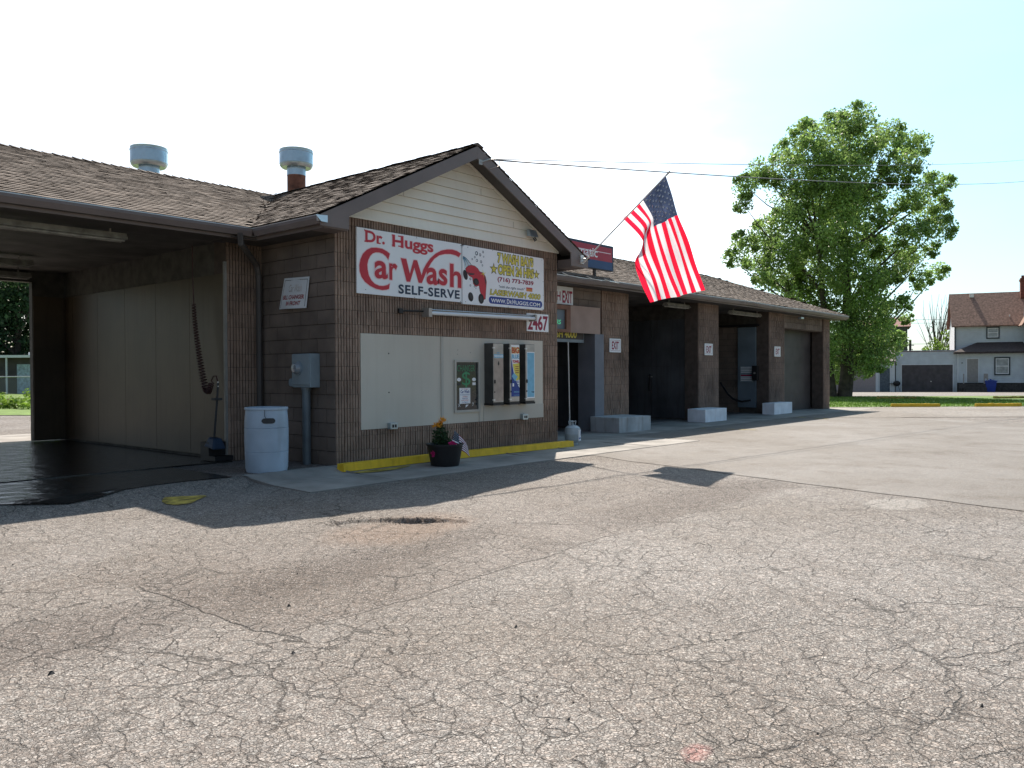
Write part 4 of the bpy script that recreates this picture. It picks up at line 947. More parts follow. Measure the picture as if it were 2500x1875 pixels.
# ---------------------------------------------------------------- kerb, planter
k_ = MB(); N = 40
for i in range(N):
    xa = -.14+5.36*i/N; xb = -.14+5.36*(i+1)/N; g = hh((xa+xb)/2, -.3)+.010
    if i == 0 or True:
        ja, jb = .003*math.sin(i*2.1), .003*math.sin((i+1)*2.1)
        z0a, z0b = hh(xa, -.3)+.012, hh(xb, -.3)+.012
        k_.add([(xa, -.36+ja, z0a), (xb, -.36+jb, z0b), (xb, -.20, z0b), (xa, -.20, z0a), (xa, -.345+ja, z0a+.105), (xb, -.345+jb, z0b+.105), (xb, -.21, z0b+.105), (xa, -.21, z0a+.105)],
               [(0, 1, 5, 4), (4, 5, 6, 7), (2, 3, 7, 6)] + ([(3, 0, 4, 7)] if i == 0 else []) + ([(1, 2, 6, 5)] if i == N-1 else []))
tag(k_.build('yellow_kerb', 'yellow'), 'long yellow painted kerb at the foot of the front gable wall', 'kerb')
pc = (1.40, -.78, -.058)
p_ = thing('flower_planter', 'black tapered planter with orange and pink flowers in front of the yellow kerb', 'planter', pc)
mb = MB(); mb.lathe([(0, 0), (.205, 0), (.21, .015), (.265, .30), (.28, .305), (.28, .33), (.262, .33), (.25, .27), (0, .27)], pc, 36); mb.build('pot', 'black', p_, smooth=True)
mb = MB(); mb.lathe([(0, .285), (.25, .28)], pc, 24); mb.build('soil', 'soil', p_)
def leaves(name, clumps, size, m, parent=None, n=None, fold=.25, flat_up=0., root=None):
    """leaf-sized folded quads spread through ellipsoids (x,y,z,rx,ry,rz,count)"""
    allv = []; 
    for (x, y, z, rx, ry, rz, c) in clumps:
        c = int(c)
        d = rng.normal(size=(c, 3)); d /= np.linalg.norm(d, axis=1)[:, None]; r = rng.random(c)**.5
        p = d*r[:, None]*np.array([rx, ry, rz])+np.array([x, y, z])
        nrm = rng.normal(size=(c, 3)); nrm[:, 2] += flat_up; nrm /= np.linalg.norm(nrm, axis=1)[:, None]
        t = rng.normal(size=(c, 3)); t -= (t*nrm).sum(1)[:, None]*nrm; t /= np.linalg.norm(t, axis=1)[:, None]; b = np.cross(nrm, t)
        s = size*(.6+.8*rng.random(c))[:, None]
        v4 = np.stack([p-t*s*.5, p-b*s*.38+nrm*s*fold*.3, p+t*s*.55, p+b*s*.38+nrm*s*fold*.3], axis=1)
        allv.append(v4)
    V = np.concatenate(allv).reshape(-1, 3)
    if root is not None:
        a = -root.rotation_euler.z; ca, sa = math.cos(a), math.sin(a); V = V-np.array(root.location)
        V = np.stack([V[:, 0]*ca-V[:, 1]*sa, V[:, 0]*sa+V[:, 1]*ca, V[:, 2]], axis=1)
    nq = len(V)//4; me = bpy.data.meshes.new(name); me.vertices.add(len(V)); me.vertices.foreach_set('co', V.astype(np.float32).ravel())
    me.loops.add(nq*4); me.loops.foreach_set('vertex_index', np.arange(nq*4, dtype=np.int32)); me.polygons.add(nq); me.polygons.foreach_set('loop_start', np.arange(0, nq*4, 4, dtype=np.int32))
    me.polygons.foreach_set('loop_total', np.full(nq, 4, dtype=np.int32)); me.materials.append(MT[m]); me.update(calc_edges=True); me.validate()
    o = bpy.data.objects.new(name, me); COL.objects.link(o)
    if parent is not None: o.parent = parent
    return o
X, Y, Z = pc
leaves('foliage', [(X-.10, Y, Z+.44, .13, .13, .15, 260), (X-.02, Y+.05, Z+.36, .17, .15, .07, 260), (X-.10, Y, Z+.58, .07, .06, .10, 60)], .038, 'leaf_d', p_, root=p_)
mb = MB()
for i in range(40):
    a = random.uniform(0, 6.28); r = random.uniform(0, .13); h = random.uniform(.25, .48); mb.tube([(X+r*.4*math.cos(a), Y+r*.4*math.sin(a), Z+.28), (X+r*math.cos(a), Y+r*math.sin(a), Z+.28+h*.6), (X+r*1.4*math.cos(a), Y+r*1.4*math.sin(a), Z+.28+h*.8)], [.003, .0025, .001], 4)
mb.build('stem', 'leaf_d', p_)
mb = MB()
for cx, cz in ((X-.20, Z+.60), (X-.05, Z+.665), (X-.13, Z+.63)):
    for i in range(22):
        a = random.uniform(0, 6.28); e = random.uniform(-.5, 1.2); L_ = random.uniform(.05, .10); dx, dy, dz = math.cos(a)*math.cos(e), math.sin(a)*math.cos(e), math.sin(e); w = .011
        mb.q((cx, Y-.03, cz), (cx+dx*L_*.5-dz*w, Y-.03+dy*L_*.5, cz+dz*L_*.5+dx*w), (cx+dx*L_, Y-.03+dy*L_, cz+dz*L_), (cx+dx*L_*.5+dz*w, Y-.03+dy*L_*.5, cz+dz*L_*.5-dx*w))
mb.build('orange_bloom', 'petal_o', p_)
pb = leaves('pink_bloom', [(X-.07, Y-.22, Z+.33, .065, .04, .05, 110), (X-.30, Y-.05, Z+.20, .03, .03, .05, 30), (X+.22, Y-.1, Z+.27, .03, .03, .02, 12)], .03, 'petal_p', p_, root=p_)
# small stick flag in the planter
sf_ = thing('small_flag', 'small american flag on a thin stick leaning out of the flower planter', 'flag', (1.56, -.80, .10))
FQ = {'T': (1.555, .475), 'H': (1.475, .215), 'R': (1.94, .045), 'B': (1.62, .10)}
# hoist runs from T down to H, the stripes run towards R
def sfp(u, v):   # u along the fly, v down the hoist
    t, h = Vector((1.553, .470)), Vector((1.474, .205)); r1, r2_ = Vector((1.80, .22)), Vector((1.90, .03))
    top = t.lerp(r1, u) + Vector((.02, .02))*math.sin(u*math.pi); bot = h.lerp(r2_, u)+Vector((.01, .02))*math.sin(u*math.pi*1.0)
    p = top.lerp(bot, v); return (p.x, -.83+.025*math.sin(u*5+v*2.), p.y)
mb = MB(); NU, NV = 15, 13
for i in range(NU):
    for j in range(NV):
        mi = 2 if (i < 6 and j < 7) else (0 if j % 2 == 0 else 1)
        mb.q(sfp(i/NU, j/NV), sfp(i/NU, (j+1)/NV), sfp((i+1)/NU, (j+1)/NV), sfp((i+1)/NU, j/NV), m=mi)
mb.build('cloth', ['maroon', 'white', 'navy'], sf_)
mb = MB()
for j in range(5):
    for i in range(6):
        p = sfp((.35+i*1.0)/NU, (.7+j*1.3)/NV); mb.add([(p[0]+.0042*math.cos(a), p[1]-.003, p[2]+.0042*math.sin(a)) for a in [k*math.pi/3 for k in range(6)]], [tuple(range(6))])
mb.build('star', 'white', sf_)
mb = MB(); mb.tube([(1.56, -.828, .49), (1.44, -.82, .10), (1.43, -.81, .22-.02)], .004, 6); mb.v = mb.v; mb.build('stick', 'wood', sf_)

# ---------------------------------------------------------------- propane tank
tc = (5.50, -.12, -.088)
g_ = thing('propane_tank', 'grey propane tank with blue label standing past the right end of the yellow kerb', 'gas tank', tc)
mb = MB(); mb.lathe([(0, .045), (.09, .05), (.135, .085), (.152, .14), (.153, .215), (.156, .22), (.156, .23), (.153, .235), (.152, .30), (.138, .35), (.09, .385), (0, .395)], tc, 36); mb.build('vessel', 'propane', g_, smooth=True)
mb = MB(); mb.lathe([(.10, 0), (.105, 0), (.105, .06), (.10, .06)], tc, 24); mb.build('foot_ring', 'propane', g_, smooth=True)
mb = MB(); mb.lathe([(.0, .385), (.02, .385), (.02, .43), (.012, .43), (.012, .455), (.03, .455), (.03, .475), (0, .475)], tc, 16)
mb.tube([(tc[0]+.07, tc[1], tc[2]+.37), (tc[0]+.075, tc[1]-.02, tc[2]+.47), (tc[0]+.0, tc[1]-.08, tc[2]+.475), (tc[0]-.075, tc[1]-.02, tc[2]+.47), (tc[0]-.07, tc[1], tc[2]+.37)], .010, 8)
mb.tube([(tc[0]+.06, tc[1]+.03, tc[2]+.37), (tc[0]+.065, tc[1]+.05, tc[2]+.47), (tc[0]-.065, tc[1]+.05, tc[2]+.47), (tc[0]-.06, tc[1]+.03, tc[2]+.37)], .010, 8); mb.build('collar', 'propane', g_, smooth=True)
L = MB()
def onc(mb, a0, a1, z0, z1, m, r=.1545, n=8):
    for i in range(n):
        t0 = a0+(a1-a0)*i/n; t1 = a0+(a1-a0)*(i+1)/n
        mb.q((tc[0]+r*math.cos(t0), tc[1]+r*math.sin(t0), tc[2]+z0), (tc[0]+r*math.cos(t1), tc[1]+r*math.sin(t1), tc[2]+z0), (tc[0]+r*math.cos(t1), tc[1]+r*math.sin(t1), tc[2]+z1), (tc[0]+r*math.cos(t0), tc[1]+r*math.sin(t0), tc[2]+z1), m=m)
onc(L, R(-100), R(-30), .10, .31, 0, .1575); onc(L, R(-70), R(-35), .20, .29, 1, .159); onc(L, R(-95), R(-60), .14, .16, 1, .159); L.build('label', ['white2', 'blue'], g_)

# ---------------------------------------------------------------- automatic bay fittings
s_ = thing('exit_sign', 'white sign with maroon WASH EXIT lettering above the automatic bay beside the gable', 'sign', (7.6, 1.85, 2.9))
mb = MB(); mb.box(7.0, 8.20, 1.845, 1.868, 2.885, 3.29); mb.build('plate', 'white2', s_)
L = MB(); text(L, 'WASH', 7.05, 7.72, 2.96, 3.17, 1.843, 0, bold=.02); text(L, 'EXIT', 7.79, 8.17, 2.92, 3.20, 1.843, 0, bold=.03); L.build('lettering', 'maroon', s_)
tag((lambda m_: (m_.box(8.03, 9.235, 1.79, 1.81, 2.24, 2.872), m_.build('plywood_board', 'plywood'))[1])(MB()), 'tan plywood board fixed above the automatic bay doorway', 'board')
w_ = thing('wooden_window', 'small reddish wooden window box with green lettering next to the gable corner', 'window', (7.5, 1.8, 2.22))
mb = MB(); mb.box(7.86, 8.02, 1.78, 1.88, 2.24, 2.86); mb.box(6.9, 7.858, 1.78, 1.88, 2.76, 2.86); mb.box(6.9, 7.858, 1.78, 1.88, 2.24, 2.31); mb.build('frame', 'wood', w_)
mb = MB(); mb.box(6.9, 7.858, 1.83, 1.86, 2.311, 2.759); mb.build('pane', 'bluepanel', w_)
L = MB(); text(L, 'OFFERS', 7.15, 7.71, 2.42, 2.52, 1.828, 0, bold=.0, shear=.2); L.build('lettering', 'green_l', w_)
h_ = thing('hanging_sign', 'dark sign with yellow 4000 lettering hanging under the plywood board', 'sign', (7.7, 2.1, 2.1))
mb = MB(); mb.box(6.6, 8.85, 2.00, 2.04, 2.03, 2.36); mb.build('sign_board', 'greybox', h_)
L = MB(); L.box(6.62, 8.83, 1.997, 1.9995, 2.10, 2.34, 1); text(L, 'LASERWASH 4000', 6.7, 8.55, 2.13, 2.31, 1.995, 0, bold=.03, shear=.15); L.build('lettering', ['yellow_s', 'darkdoor'], h_)
mb = MB(); mb.tube([(8.10, 1.92, 2.03), (8.13, 1.92, 1.0), (8.16, 1.92, -.09)], .016, 8); tag(mb.build('conduit_pole', 'alu'), 'thin pale vertical pipe standing in the automatic bay doorway', 'pipe')
mb = MB(); mb.box(5.22, 9.40, 3.6, 3.7, -.1, 3.3); mb.build('bay_curtain', 'darkdoor', bld)

# EXIT signs on the piers
def exit_sign(x, z, label, w=.50, h=.40):
    s_ = thing('exit_sign', label, 'sign', (x, 1.84, z), group='small white EXIT signs on the piers')
    mb = MB(); mb.box(-w/2, w/2, -.022, -.0, -h/2*.85, h/2*.85); mb.build('plate', 'white', s_, local=True)
    L = MB(); yy = -.0235
    a, b = w/2-.045, h/2*.85-.035
    for q in ((-a, a, b-.008, b), (-a, a, -b, -b+.008), (-a, -a+.008, -b, b), (a-.008, a, -b, b)): L.box(q[0], q[1], yy-.0005, yy, q[2], q[3])
    text(L, 'EXIT', -a+.05, a-.05, -b+.035, b-.035, yy-.0006, 0, bold=.03); L.build('lettering', 'maroon', s_, local=True); return s_
e1 = exit_sign(9.93, 1.985, 'white EXIT sign on the pier closest to the gable')
dup(e1, (14.90, 1.84, 1.98), 'white EXIT sign on the middle pier of the right wing')
dup(e1, (19.915, 1.84, 2.0), 'white EXIT sign on the pier farthest from the gable')

# concrete blocks guarding the piers
def cblock(x0, x1, y0, y1, z1, label, m):
    mb = MB(); b_ = hh((x0+x1)/2, y0)-.02
    mb.prism([(x0, y0), (x1, y0), (x1, y1), (x0, y1)], 2, b_, z1); o_ = mb.build('concrete_block', m, bevel=.012)
    for v_ in o_.data.vertices:
        if v_.co.z > 0: v_.co.z += random.uniform(-.012, .006); v_.co.x += random.uniform(-.01, .01)
    tag(o_, label, 'block', 'concrete blocks at the foot of the piers'); return o_
cblock(8.90, 10.30, 1.03, 1.862, .26, 'stained grey concrete block, biggest, at the foot of the pier nearest the gable', 'concrete_b')
cblock(13.68, 15.0, 1.30, 1.862, .27, 'white painted concrete block at the foot of the middle pier', 'white_b')
cblock(18.75, 20.25, 1.44, 1.862, .28, 'white painted concrete block at the foot of the farthest pier', 'white_b')

# fluorescent fixtures
def fixture(x0, x1, y, z, label, rod=0):
    f_ = thing('ceiling_light', label, 'light', ((x0+x1)/2, y, z), group='strip lights under the bay ceilings')
    mb = MB(); mb.add([(x0, y-.10, z), (x1, y-.10, z), (x1, y+.10, z), (x0, y+.10, z), (x0, y-.05, z+.085), (x1, y-.05, z+.085), (x1, y+.05, z+.085), (x0, y+.05, z+.085)], [(0, 1, 5, 4), (2, 3, 7, 6), (4, 5, 6, 7), (3, 0, 4, 7), (1, 2, 6, 5), (0, 3, 2, 1)]); mb.build('housing', 'fixture', f_)
    mb = MB(); mb.tube([(x0+.03, y-.05, z-.018), (x1-.03, y-.05, z-.018)], .016, 8); mb.tube([(x0+.03, y+.05, z-.018), (x1-.03, y+.05, z-.018)], .016, 8); mb.build('tube', 'fixture', f_)
    for x in (x0+.2, x1-.2): mb = MB(); mb.box(x-.01, x+.01, y-.01, y+.01, z+.085, 3.342); mb.build('hanger', 'steel', f_)
    return f_
fixture(-4.45, -2.03, 1.62+.42, 3.19, 'strip light under the front edge of the left bay ceiling')
fixture(-4.3, -1.88, 5.9, 3.19, 'strip light in the middle of the left bay ceiling')
fixture(-3.9, -1.35, 7.55, 3.16, 'strip light at the rear opening of the left bay')
fixture(12.95, 14.25, 2.15, 3.18, 'strip light in the open bay behind the big flag')
fixture(17.0, 19.2, 2.15, 3.18, 'strip light in the third bay of the right wing')
f_ = thing('flood_light', 'small flood light under the right wing eave above the last pier', 'light', (21.4, 1.6, 3.2))
mb = MB(); mb.box(21.35, 21.6, 1.55, 1.68, 3.17, 3.25); mb.build('lamp_head', 'galv', f_, bevel=.02); mb = MB(); mb.tube([(21.47, 1.62, 3.25), (21.47, 1.62, 3.316)], .015, 6); mb.build('bracket', 'darkgrey', f_)

# bay C: instruction sign, control box, hose
s_ = thing('instruction_sign', 'small grey instruction sign on the blue-grey panel inside the third bay', 'sign', (19.2, 2.5, 1.0))
mb = MB(); mb.box(19.225, 19.238, 2.40, 2.86, .97, 1.50); mb.build('plate', 'greybox', s_)
L = MB()
for i in range(9):
    if i in (3, 4): continue
    L.box(19.2225, 19.2245, 2.43, 2.83, 1.01+i*.055, 1.01+i*.055+.030, 0)
L.box(19.2225, 19.2245, 2.43, 2.83, 1.17, 1.215, 1); L.build('lettering', ['white2', 'maroon'], s_)
c_ = thing('coin_box', 'black coin control box mounted beside the instruction sign in the third bay', 'machine', (19.2, 2.3, 1.0))
mb = MB(); mb.box(19.10, 19.239, 2.19, 2.38, 1.02, 1.52); mb.build('case', 'black', c_, bevel=.01); mb = MB(); mb.tube([(19.10, 2.28, 1.27), (19.08, 2.28, 1.27)], .035, 12); mb.build('dial', 'steel', c_)
mb = MB(); P = [(19.05, 3.5, .95), (19.0, 3.2, .55), (19.0, 3.0, .38), (19.0, 2.7, .30), (19.05, 2.4, .35)]
mb.tube(P, .032, 8); tag(mb.build('rubber_hose', 'black'), 'thick black rubber hose drooping along the wall of the third bay', 'hose')
# bay B: small wand holder
w_ = thing('wand_holder', 'small dark spray wand holder on the side wall of the open bay behind the flag', 'holder', (14.3, 3.5, .8))
mb = MB(); mb.tube([(14.30, 3.45, 1.25), (14.28, 3.45, .75)], .035, 8); mb.build('tube', 'black', w_); mb = MB(); mb.box(14.29, 14.358, 3.40, 3.50, 1.16, 1.2); mb.build('clip', 'steel', w_)

# left bay: hose and foam brush
hx_ = -.80
hb = thing('foam_brush', 'dark foam brush with coiled red hose hanging on the left bay partition', 'brush', (hx_, 1.95, .2))
P = [(hx_, 2.49, 3.30), (hx_, 2.49, 2.83), (hx_, 2.46, 2.40)]
co = []
for i in range(360):
    t = i/359; y = 2.46-.31*t**1.6; z = 2.40-1.30*t; a = t*2*math.pi*30; r = .028+.022*t; co.append((hx_+r*math.cos(a), y+r*math.sin(a), z))
for i in range(120):
    t = i/119; ph = math.pi*(1-t); y = 2.05+.10*math.cos(math.pi-ph)*-1; z = 1.10-.08*math.sin(math.pi*t); a = t*2*math.pi*12; co.append((hx_+.045*math.cos(a), 2.15-.18*t+.045*math.sin(a)*.6, 1.10-.10*math.sin(math.pi*t)+.09*t+.045*math.sin(a)*.4))
mb = MB(); mb.tube(P+co[::2]+[(hx_, 1.97, 1.22), (hx_, 1.90, 1.29), (hx_, 1.82, 1.29), (hx_, 1.78, 1.18)], .010, 5); mb.build('hose', 'hosered', hb)
mb = MB(); mb.tube([(hx_, 1.775, 1.19), (hx_, 1.80, .96), (hx_-.02, 1.86, .38)], .016, 8); mb.tube([(hx_, 1.775, 1.21), (hx_, 1.777, 1.13)], .013, 8, m=1); mb.box(hx_-.06, hx_+.06, 1.76, 1.86, .93, .965, 0); mb.build('handle', ['darkgrey', 'alu'], hb)
mb = MB(); mb.add([(hx_-.12, 1.72, .20), (hx_+.1, 1.72, .20), (hx_+.1, 2.0, .24), (hx_-.12, 2.0, .24), (hx_-.07, 1.78, .36), (hx_+.06, 1.78, .36), (hx_+.06, 1.94, .38), (hx_-.07, 1.94, .38)], [(0, 3, 2, 1), (4, 5, 6, 7), (0, 1, 5, 4), (1, 2, 6, 5), (2, 3, 7, 6), (3, 0, 4, 7)]); mb.build('brush_head', 'navy', hb, bevel=.02)
mb = MB(); mb.box(hx_-.10, -.604, 1.88, 2.12, .03, .30); mb.box(hx_-.10, -.604, 1.70, 1.88, .03, .10); mb.build('holster', 'black', hb)

# ---------------------------------------------------------------- rooftop sign on posts
a_ = thing('rooftop_sign', 'red and blue sign with white Automatic lettering on posts above the right wing eave', 'sign', (8.3, 1.6, 3.6))
mb = MB(); mb.box(6.75, 9.47, 1.56, 1.70, 3.75, 4.36); mb.build('cabinet', 'navy', a_, bevel=.01)
L = MB(); L.box(6.80, 9.40, 1.553, 1.5595, 3.96, 4.30, 0); L.box(6.80, 9.40, 1.553, 1.5595, 3.77, 3.959, 1)
L.box(6.85, 9.34, 1.551, 1.5528, 4.155, 4.175, 3); text(L, 'Automatic', 7.25, 8.78, 4.02, 4.24, 1.549, 2, bold=.01); L.build('sign_face', ['redsign', 'bluesign', 'white', 'pink'], a_)
for x in (7.1, 8.76): mb = MB(); mb.box(x-.03, x+.03, 1.60, 1.66, 3.50, 3.75); mb.build('post', 'brown_d', a_)

# ---------------------------------------------------------------- flag
fl = thing('american_flag', 'large american flag hanging from a pole bracketed to the gable end', 'flag', (5.47, -.40, 3.42))
FL = {0: [(-2.105, 4.787), (-2.22, 4.434), (-2.333, 4.068), (-2.514, 3.622), (-2.684, 3.175), (-2.859, 2.719)],
3: [(-1.907, 4.645), (-2.05, 4.317), (-2.139, 4.015), (-2.314, 3.566), (-2.487, 3.115), (-2.618, 2.686)],
7: [(-1.631, 4.439), (-1.805, 4.112), (-1.841, 3.91), (-1.958, 3.477), (-2.119, 3.037), (-2.288, 2.642)],
10: [(-1.424, 4.29), (-1.657, 3.987), (-1.703, 3.742), (-1.758, 3.449), (-1.903, 2.991), (-2.034, 2.607)],
13: [(-1.213, 4.147), (-1.498, 3.813), (-1.619, 3.591), (-1.544, 3.309), (-1.636, 2.932), (-1.774, 2.571)]}
KV = [0, 3, 7, 10, 13]
DX = {0: [0, .02, 0, .03, .0, .04], 3: [0, -.06, .02, -.04, -.07, -.03], 7: [0, .05, .03, .05, .04, .05], 10: [0, .10, -.06, -.10, .0, -.04], 13: [0, .10, .02, -.12, -.05, .04]}
def cr(p0, p1, p2, p3, t): return .5*((2*p1)+(p2-p0)*t+(2*p0-5*p1+4*p2-p3)*t*t+(3*p1-p0-3*p2+p3)*t**3)
def samp(arr, ks, t):
    for i in range(len(ks)-1):
        if t <= ks[i+1] or i == len(ks)-2:
            a, b = ks[i], ks[i+1]; s = (t-a)/(b-a); p1, p2 = arr[i], arr[i+1]
            p0 = arr[i-1] if i > 0 else p1*2-p2; p3 = arr[i+2] if i+2 < len(arr) else p2*2-p1
            return cr(p0, p1, p2, p3, s)
KU = [0, .2, .4, .6, .8, 1.]
ROWS = {k: [Vector((5.6+DX[k][i], FL[k][i][0], FL[k][i][1])) for i in range(6)] for k in KV}
def flagp(u, v):      # v in 0..13
    col = [samp(ROWS[k], KU, u) for k in KV]; p = samp(col, KV, v)
    w = math.sin(3.1*v*.5+u*4)*.018*min(1, u*3)+math.sin(v*2.3-u*7)*.012*min(1, u*4)
    if u < .42 and v < 7: w += .012*math.sin(v*5.5)*(1-u)
    if u > .45 and 2 < v < 5: w += .05*math.exp(-((v-3.2)/.5)**2-((u-.62)/.16)**2)
    return Vector((p.x+w, p.y, p.z))
mb = MB(); NU, NVS = 50, 4
vs = [flagp(i/NU, j/NVS) for i in range(NU+1) for j in range(13*NVS+1)]; ncol = 13*NVS+1; fs = []; ms = []
for i in range(NU):
    for j in range(13*NVS):
        fs.append((i*ncol+j, (i+1)*ncol+j, (i+1)*ncol+j+1, i*ncol+j+1)); st = j//NVS
        ms.append(2 if (i/NU < .4-1e-6 and st < 7) else (0 if st % 2 == 0 else 1))
mb.v = [tuple(p) for p in vs]; mb.f = fs; mb.m = ms
cloth = mb.build('cloth', ['f_red', 'f_white', 'f_blue'], fl, smooth=True)
mb = MB()
for r in range(9):
    for c in range(6 if r % 2 == 0 else 5):
        u0 = (.033+c*.0667+(0 if r % 2 == 0 else .0333)); v0 = .7+r*.70
        if u0 > .39: continue
        P = []; du, dv = .0165, .34
        for i in range(10):
            k = 1. if i % 2 == 0 else .42; a = math.pi/2+i*math.pi/5; P.append(flagp(max(0, u0+du*k*math.sin(a)*1.0), v0+dv*k*math.cos(a)))
        c0 = flagp(u0, v0)
        for off in (-.006, .006):
            vs = [(c0.x+off, c0.y, c0.z)]+[(p.x+off, p.y, p.z) for p in P]; mb.add(vs, [(0, 1+i, 1+(i+1) % 10) for i in range(10)])
mb.build('star', 'f_star', cloth)
base = Vector((5.47, -.40, 3.40)); tip = Vector((5.6, -2.165, 4.835))
mb = MB(); mb.tube([base, base.lerp(tip, .5), tip], .013, 10); mb.tube([tip-Vector((0, -.05, .04)), tip+(tip-base).normalized()*.03], .017, 10, m=1); mb.build('pole', ['alu', 'steel'], fl, smooth=True)
mb = MB(); mb.box(5.42, 5.52, -.385, -.362, 3.38, 3.54); mb.tube([base, base.lerp(tip, .07)], .022, 10); mb.tube([(5.47, -.365, 3.47), (5.475, -.47, 3.46)], .016, 8); mb.build('bracket', 'alu', fl)

# ---------------------------------------------------------------- overhead cables
def cable(S0, E0, sag, label, r=.010):
    P = []
    for i in range(61):
        t = i/60; p = Vector(S0).lerp(Vector(E0), t); p.z -= 4*sag*t*(1-t); P.append(p)
    mb = MB(); mb.tube(P, r, 5); tag(mb.build('overhead_cable', 'wire'), label, 'cable', 'service cables to the gable peak')
A = Vector(LD(39.4, 60)+(16.9,)); B = Vector(LD(39.4, 60)+(15.35,))
cable((3.03, -.37, 4.88), A, .30, 'upper thin cable running right from the gable peak past the tree top', .008)
cable((3.0, -.37, 4.86), B, .42, 'lower thicker cable running right from the gable peak above the flag', .013)
mb = MB(); mb.box(2.62, 2.70, -.375, -.361, 4.72, 4.80); mb.tube([(2.66, -.37, 4.76), (2.85, -.38, 4.84), (3.03, -.37, 4.88)], .012, 6); mb.tube([(2.9, -.365, 4.70), (3.1, -.40, 4.78), (3.12, -.37, 4.86)], .006, 5)
mb.build('cable_mast', 'steel', bld)

# ---------------------------------------------------------------- right background plots
lawnz = lambda off: (lambda x, y: hh(x, y)+off)
sheet('lawn', lines([(-4, 60, 1.5)]), lines([(33.4, 56.2, .7)]), lawnz(.02), 'lawn', xf=LD)
sheet('driveway', lines([(-6, 70, 2)]), lines([(56, 92, 1.5)]), lawnz(.03), 'asphalt_s', xf=LD)
def tufts(name, n, l0, l1, d0, d1, h, w, m, zf=None):
    v = []; f = []; 
    for i in range(n):
        l = random.uniform(l0, l1); d = random.uniform(d0, d1); x, y = LD(l, d); z = hh(x, y)+.02; a = random.uniform(0, 6.28); hh_ = h*random.uniform(.5, 1.2)
        bx, by = random.uniform(-.5, .5)*hh_, random.uniform(-.5, .5)*hh_; k = len(v)
        v += [(x-w*math.cos(a), y-w*math.sin(a), z), (x+w*math.cos(a), y+w*math.sin(a), z), (x+bx, y+by, z+hh_)]; f.append((k, k+1, k+2))
    me = bpy.data.meshes.new(name); me.from_pydata(v, [], f); me.materials.append(MT[m]); me.update(); o = bpy.data.objects.new(name, me); COL.objects.link(o); struct(o, 'stuff'); return o
tufts('grass', 26000, 9, 27, 33.3, 56, .07, .02, 'grassb')
# lot-side wheel stops
def wheelstop(l0, l1, d, label, w=.16, worn=0):
    x, y = LD((l0+l1)/2, d); z = hh(x, y)+.02; L_ = (l1-l0)
    o_ = MB(); n = 10
    for i in range(n):
        a = -L_/2+L_*i/n; b = a+L_/n; za = .125+random.uniform(-.01, .01); zb = .125+random.uniform(-.01, .01)
        o_.add([(a, -w/2, 0), (b, -w/2, 0), (b, w/2, 0), (a, w/2, 0), (a, -w/2+.03, za), (b, -w/2+.03, za), (b, w/2-.03, za), (a, w/2-.03, za)], [(0, 1, 5, 4), (4, 5, 6, 7), (2, 3, 7, 6), (3, 0, 4, 7), (1, 2, 6, 5)])
    ob = o_.build('wheel_stop', 'yellow' if not worn else 'yellow_w'); ob.location = (x, y, z); ob.rotation_euler = (0, 0, R(-49.4)+random.uniform(-.03, .03))
    tag(ob, label, 'wheel stop', 'yellow wheel stops on the grass edge')
wheelstop(15.52, 17.47, 33.4, 'yellow wheel stop at the lot edge near the tree, left one of the nearest two')
wheelstop(18.85, 20.67, 33.2, 'yellow wheel stop at the lot edge toward the right side of the picture')
wheelstop(21.6, 23.9, 48.3, 'faded yellow wheel stop in the grass behind the nearest left one', worn=1)
wheelstop(28.3, 30.5, 48.0, 'faded yellow wheel stop in the grass in front of the house', worn=1)

HZ = R(-49.4); HH = R(-49.4-24)
def frame(px, d, z=None):
    l = (px-1250)/1996*d; x, y = LD(l, d); return (x, y, (hh(x, y) if z is None else z))
# ---- house
ho = Vector((78.54, 8.80, -.72))
hs_ = thing('house', 'two storey pale blue house with a reddish brown shingle roof at the right edge', 'house', ho, HH); hs_.scale.x = .88
def sidingwall(name, x0, x1, y0, y1, z0, z1, parent, m='siding', holes=(), face='y'):
    mb = MB(); mb.box(x0, x1, y0, y1, z0, z1); 
    z = z0
    while z < z1-.05:
        if face == 'y': mb.add([(x0, y0-.03, z), (x1, y0-.03, z), (x1, y0-.002, z+.19), (x0, y0-.002, z+.19), (x0, y0-.002, z-.002), (x1, y0-.002, z-.002)], [(0, 1, 2, 3), (4, 5, 1, 0)])
        z += .2
    return mb.build(name, m, parent, local=True)
HB = .9   # foundation height above driveway
sidingwall('wall', 0, 6.4, 0, 7, HB, 3.86, hs_); mb = MB(); mb.box(.02, 6.38, .05, 7, -.2, HB-.002); mb.build('foundation', 'found', hs_, local=True)
sidingwall('upper_wall', -.12, 8.2, 1.6, 7.2, 3.86, 6.55, hs_)
mb = MB(); z = 3.9
mb.box(-.14, -.125, 1.62, 7.2, 3.7, 6.5)
mb.build('lit_side_siding', 'siding_w', hs_, local=True)  # paler than the front: the sunlit tone is put into this side's colour
mb = MB(); mb.prism([(1.4, 6.35), (4.4, 9.60), (7.4, 6.35)], 0, -.1, 8.2); mb.build('gable_end', 'siding_w', hs_, local=True)
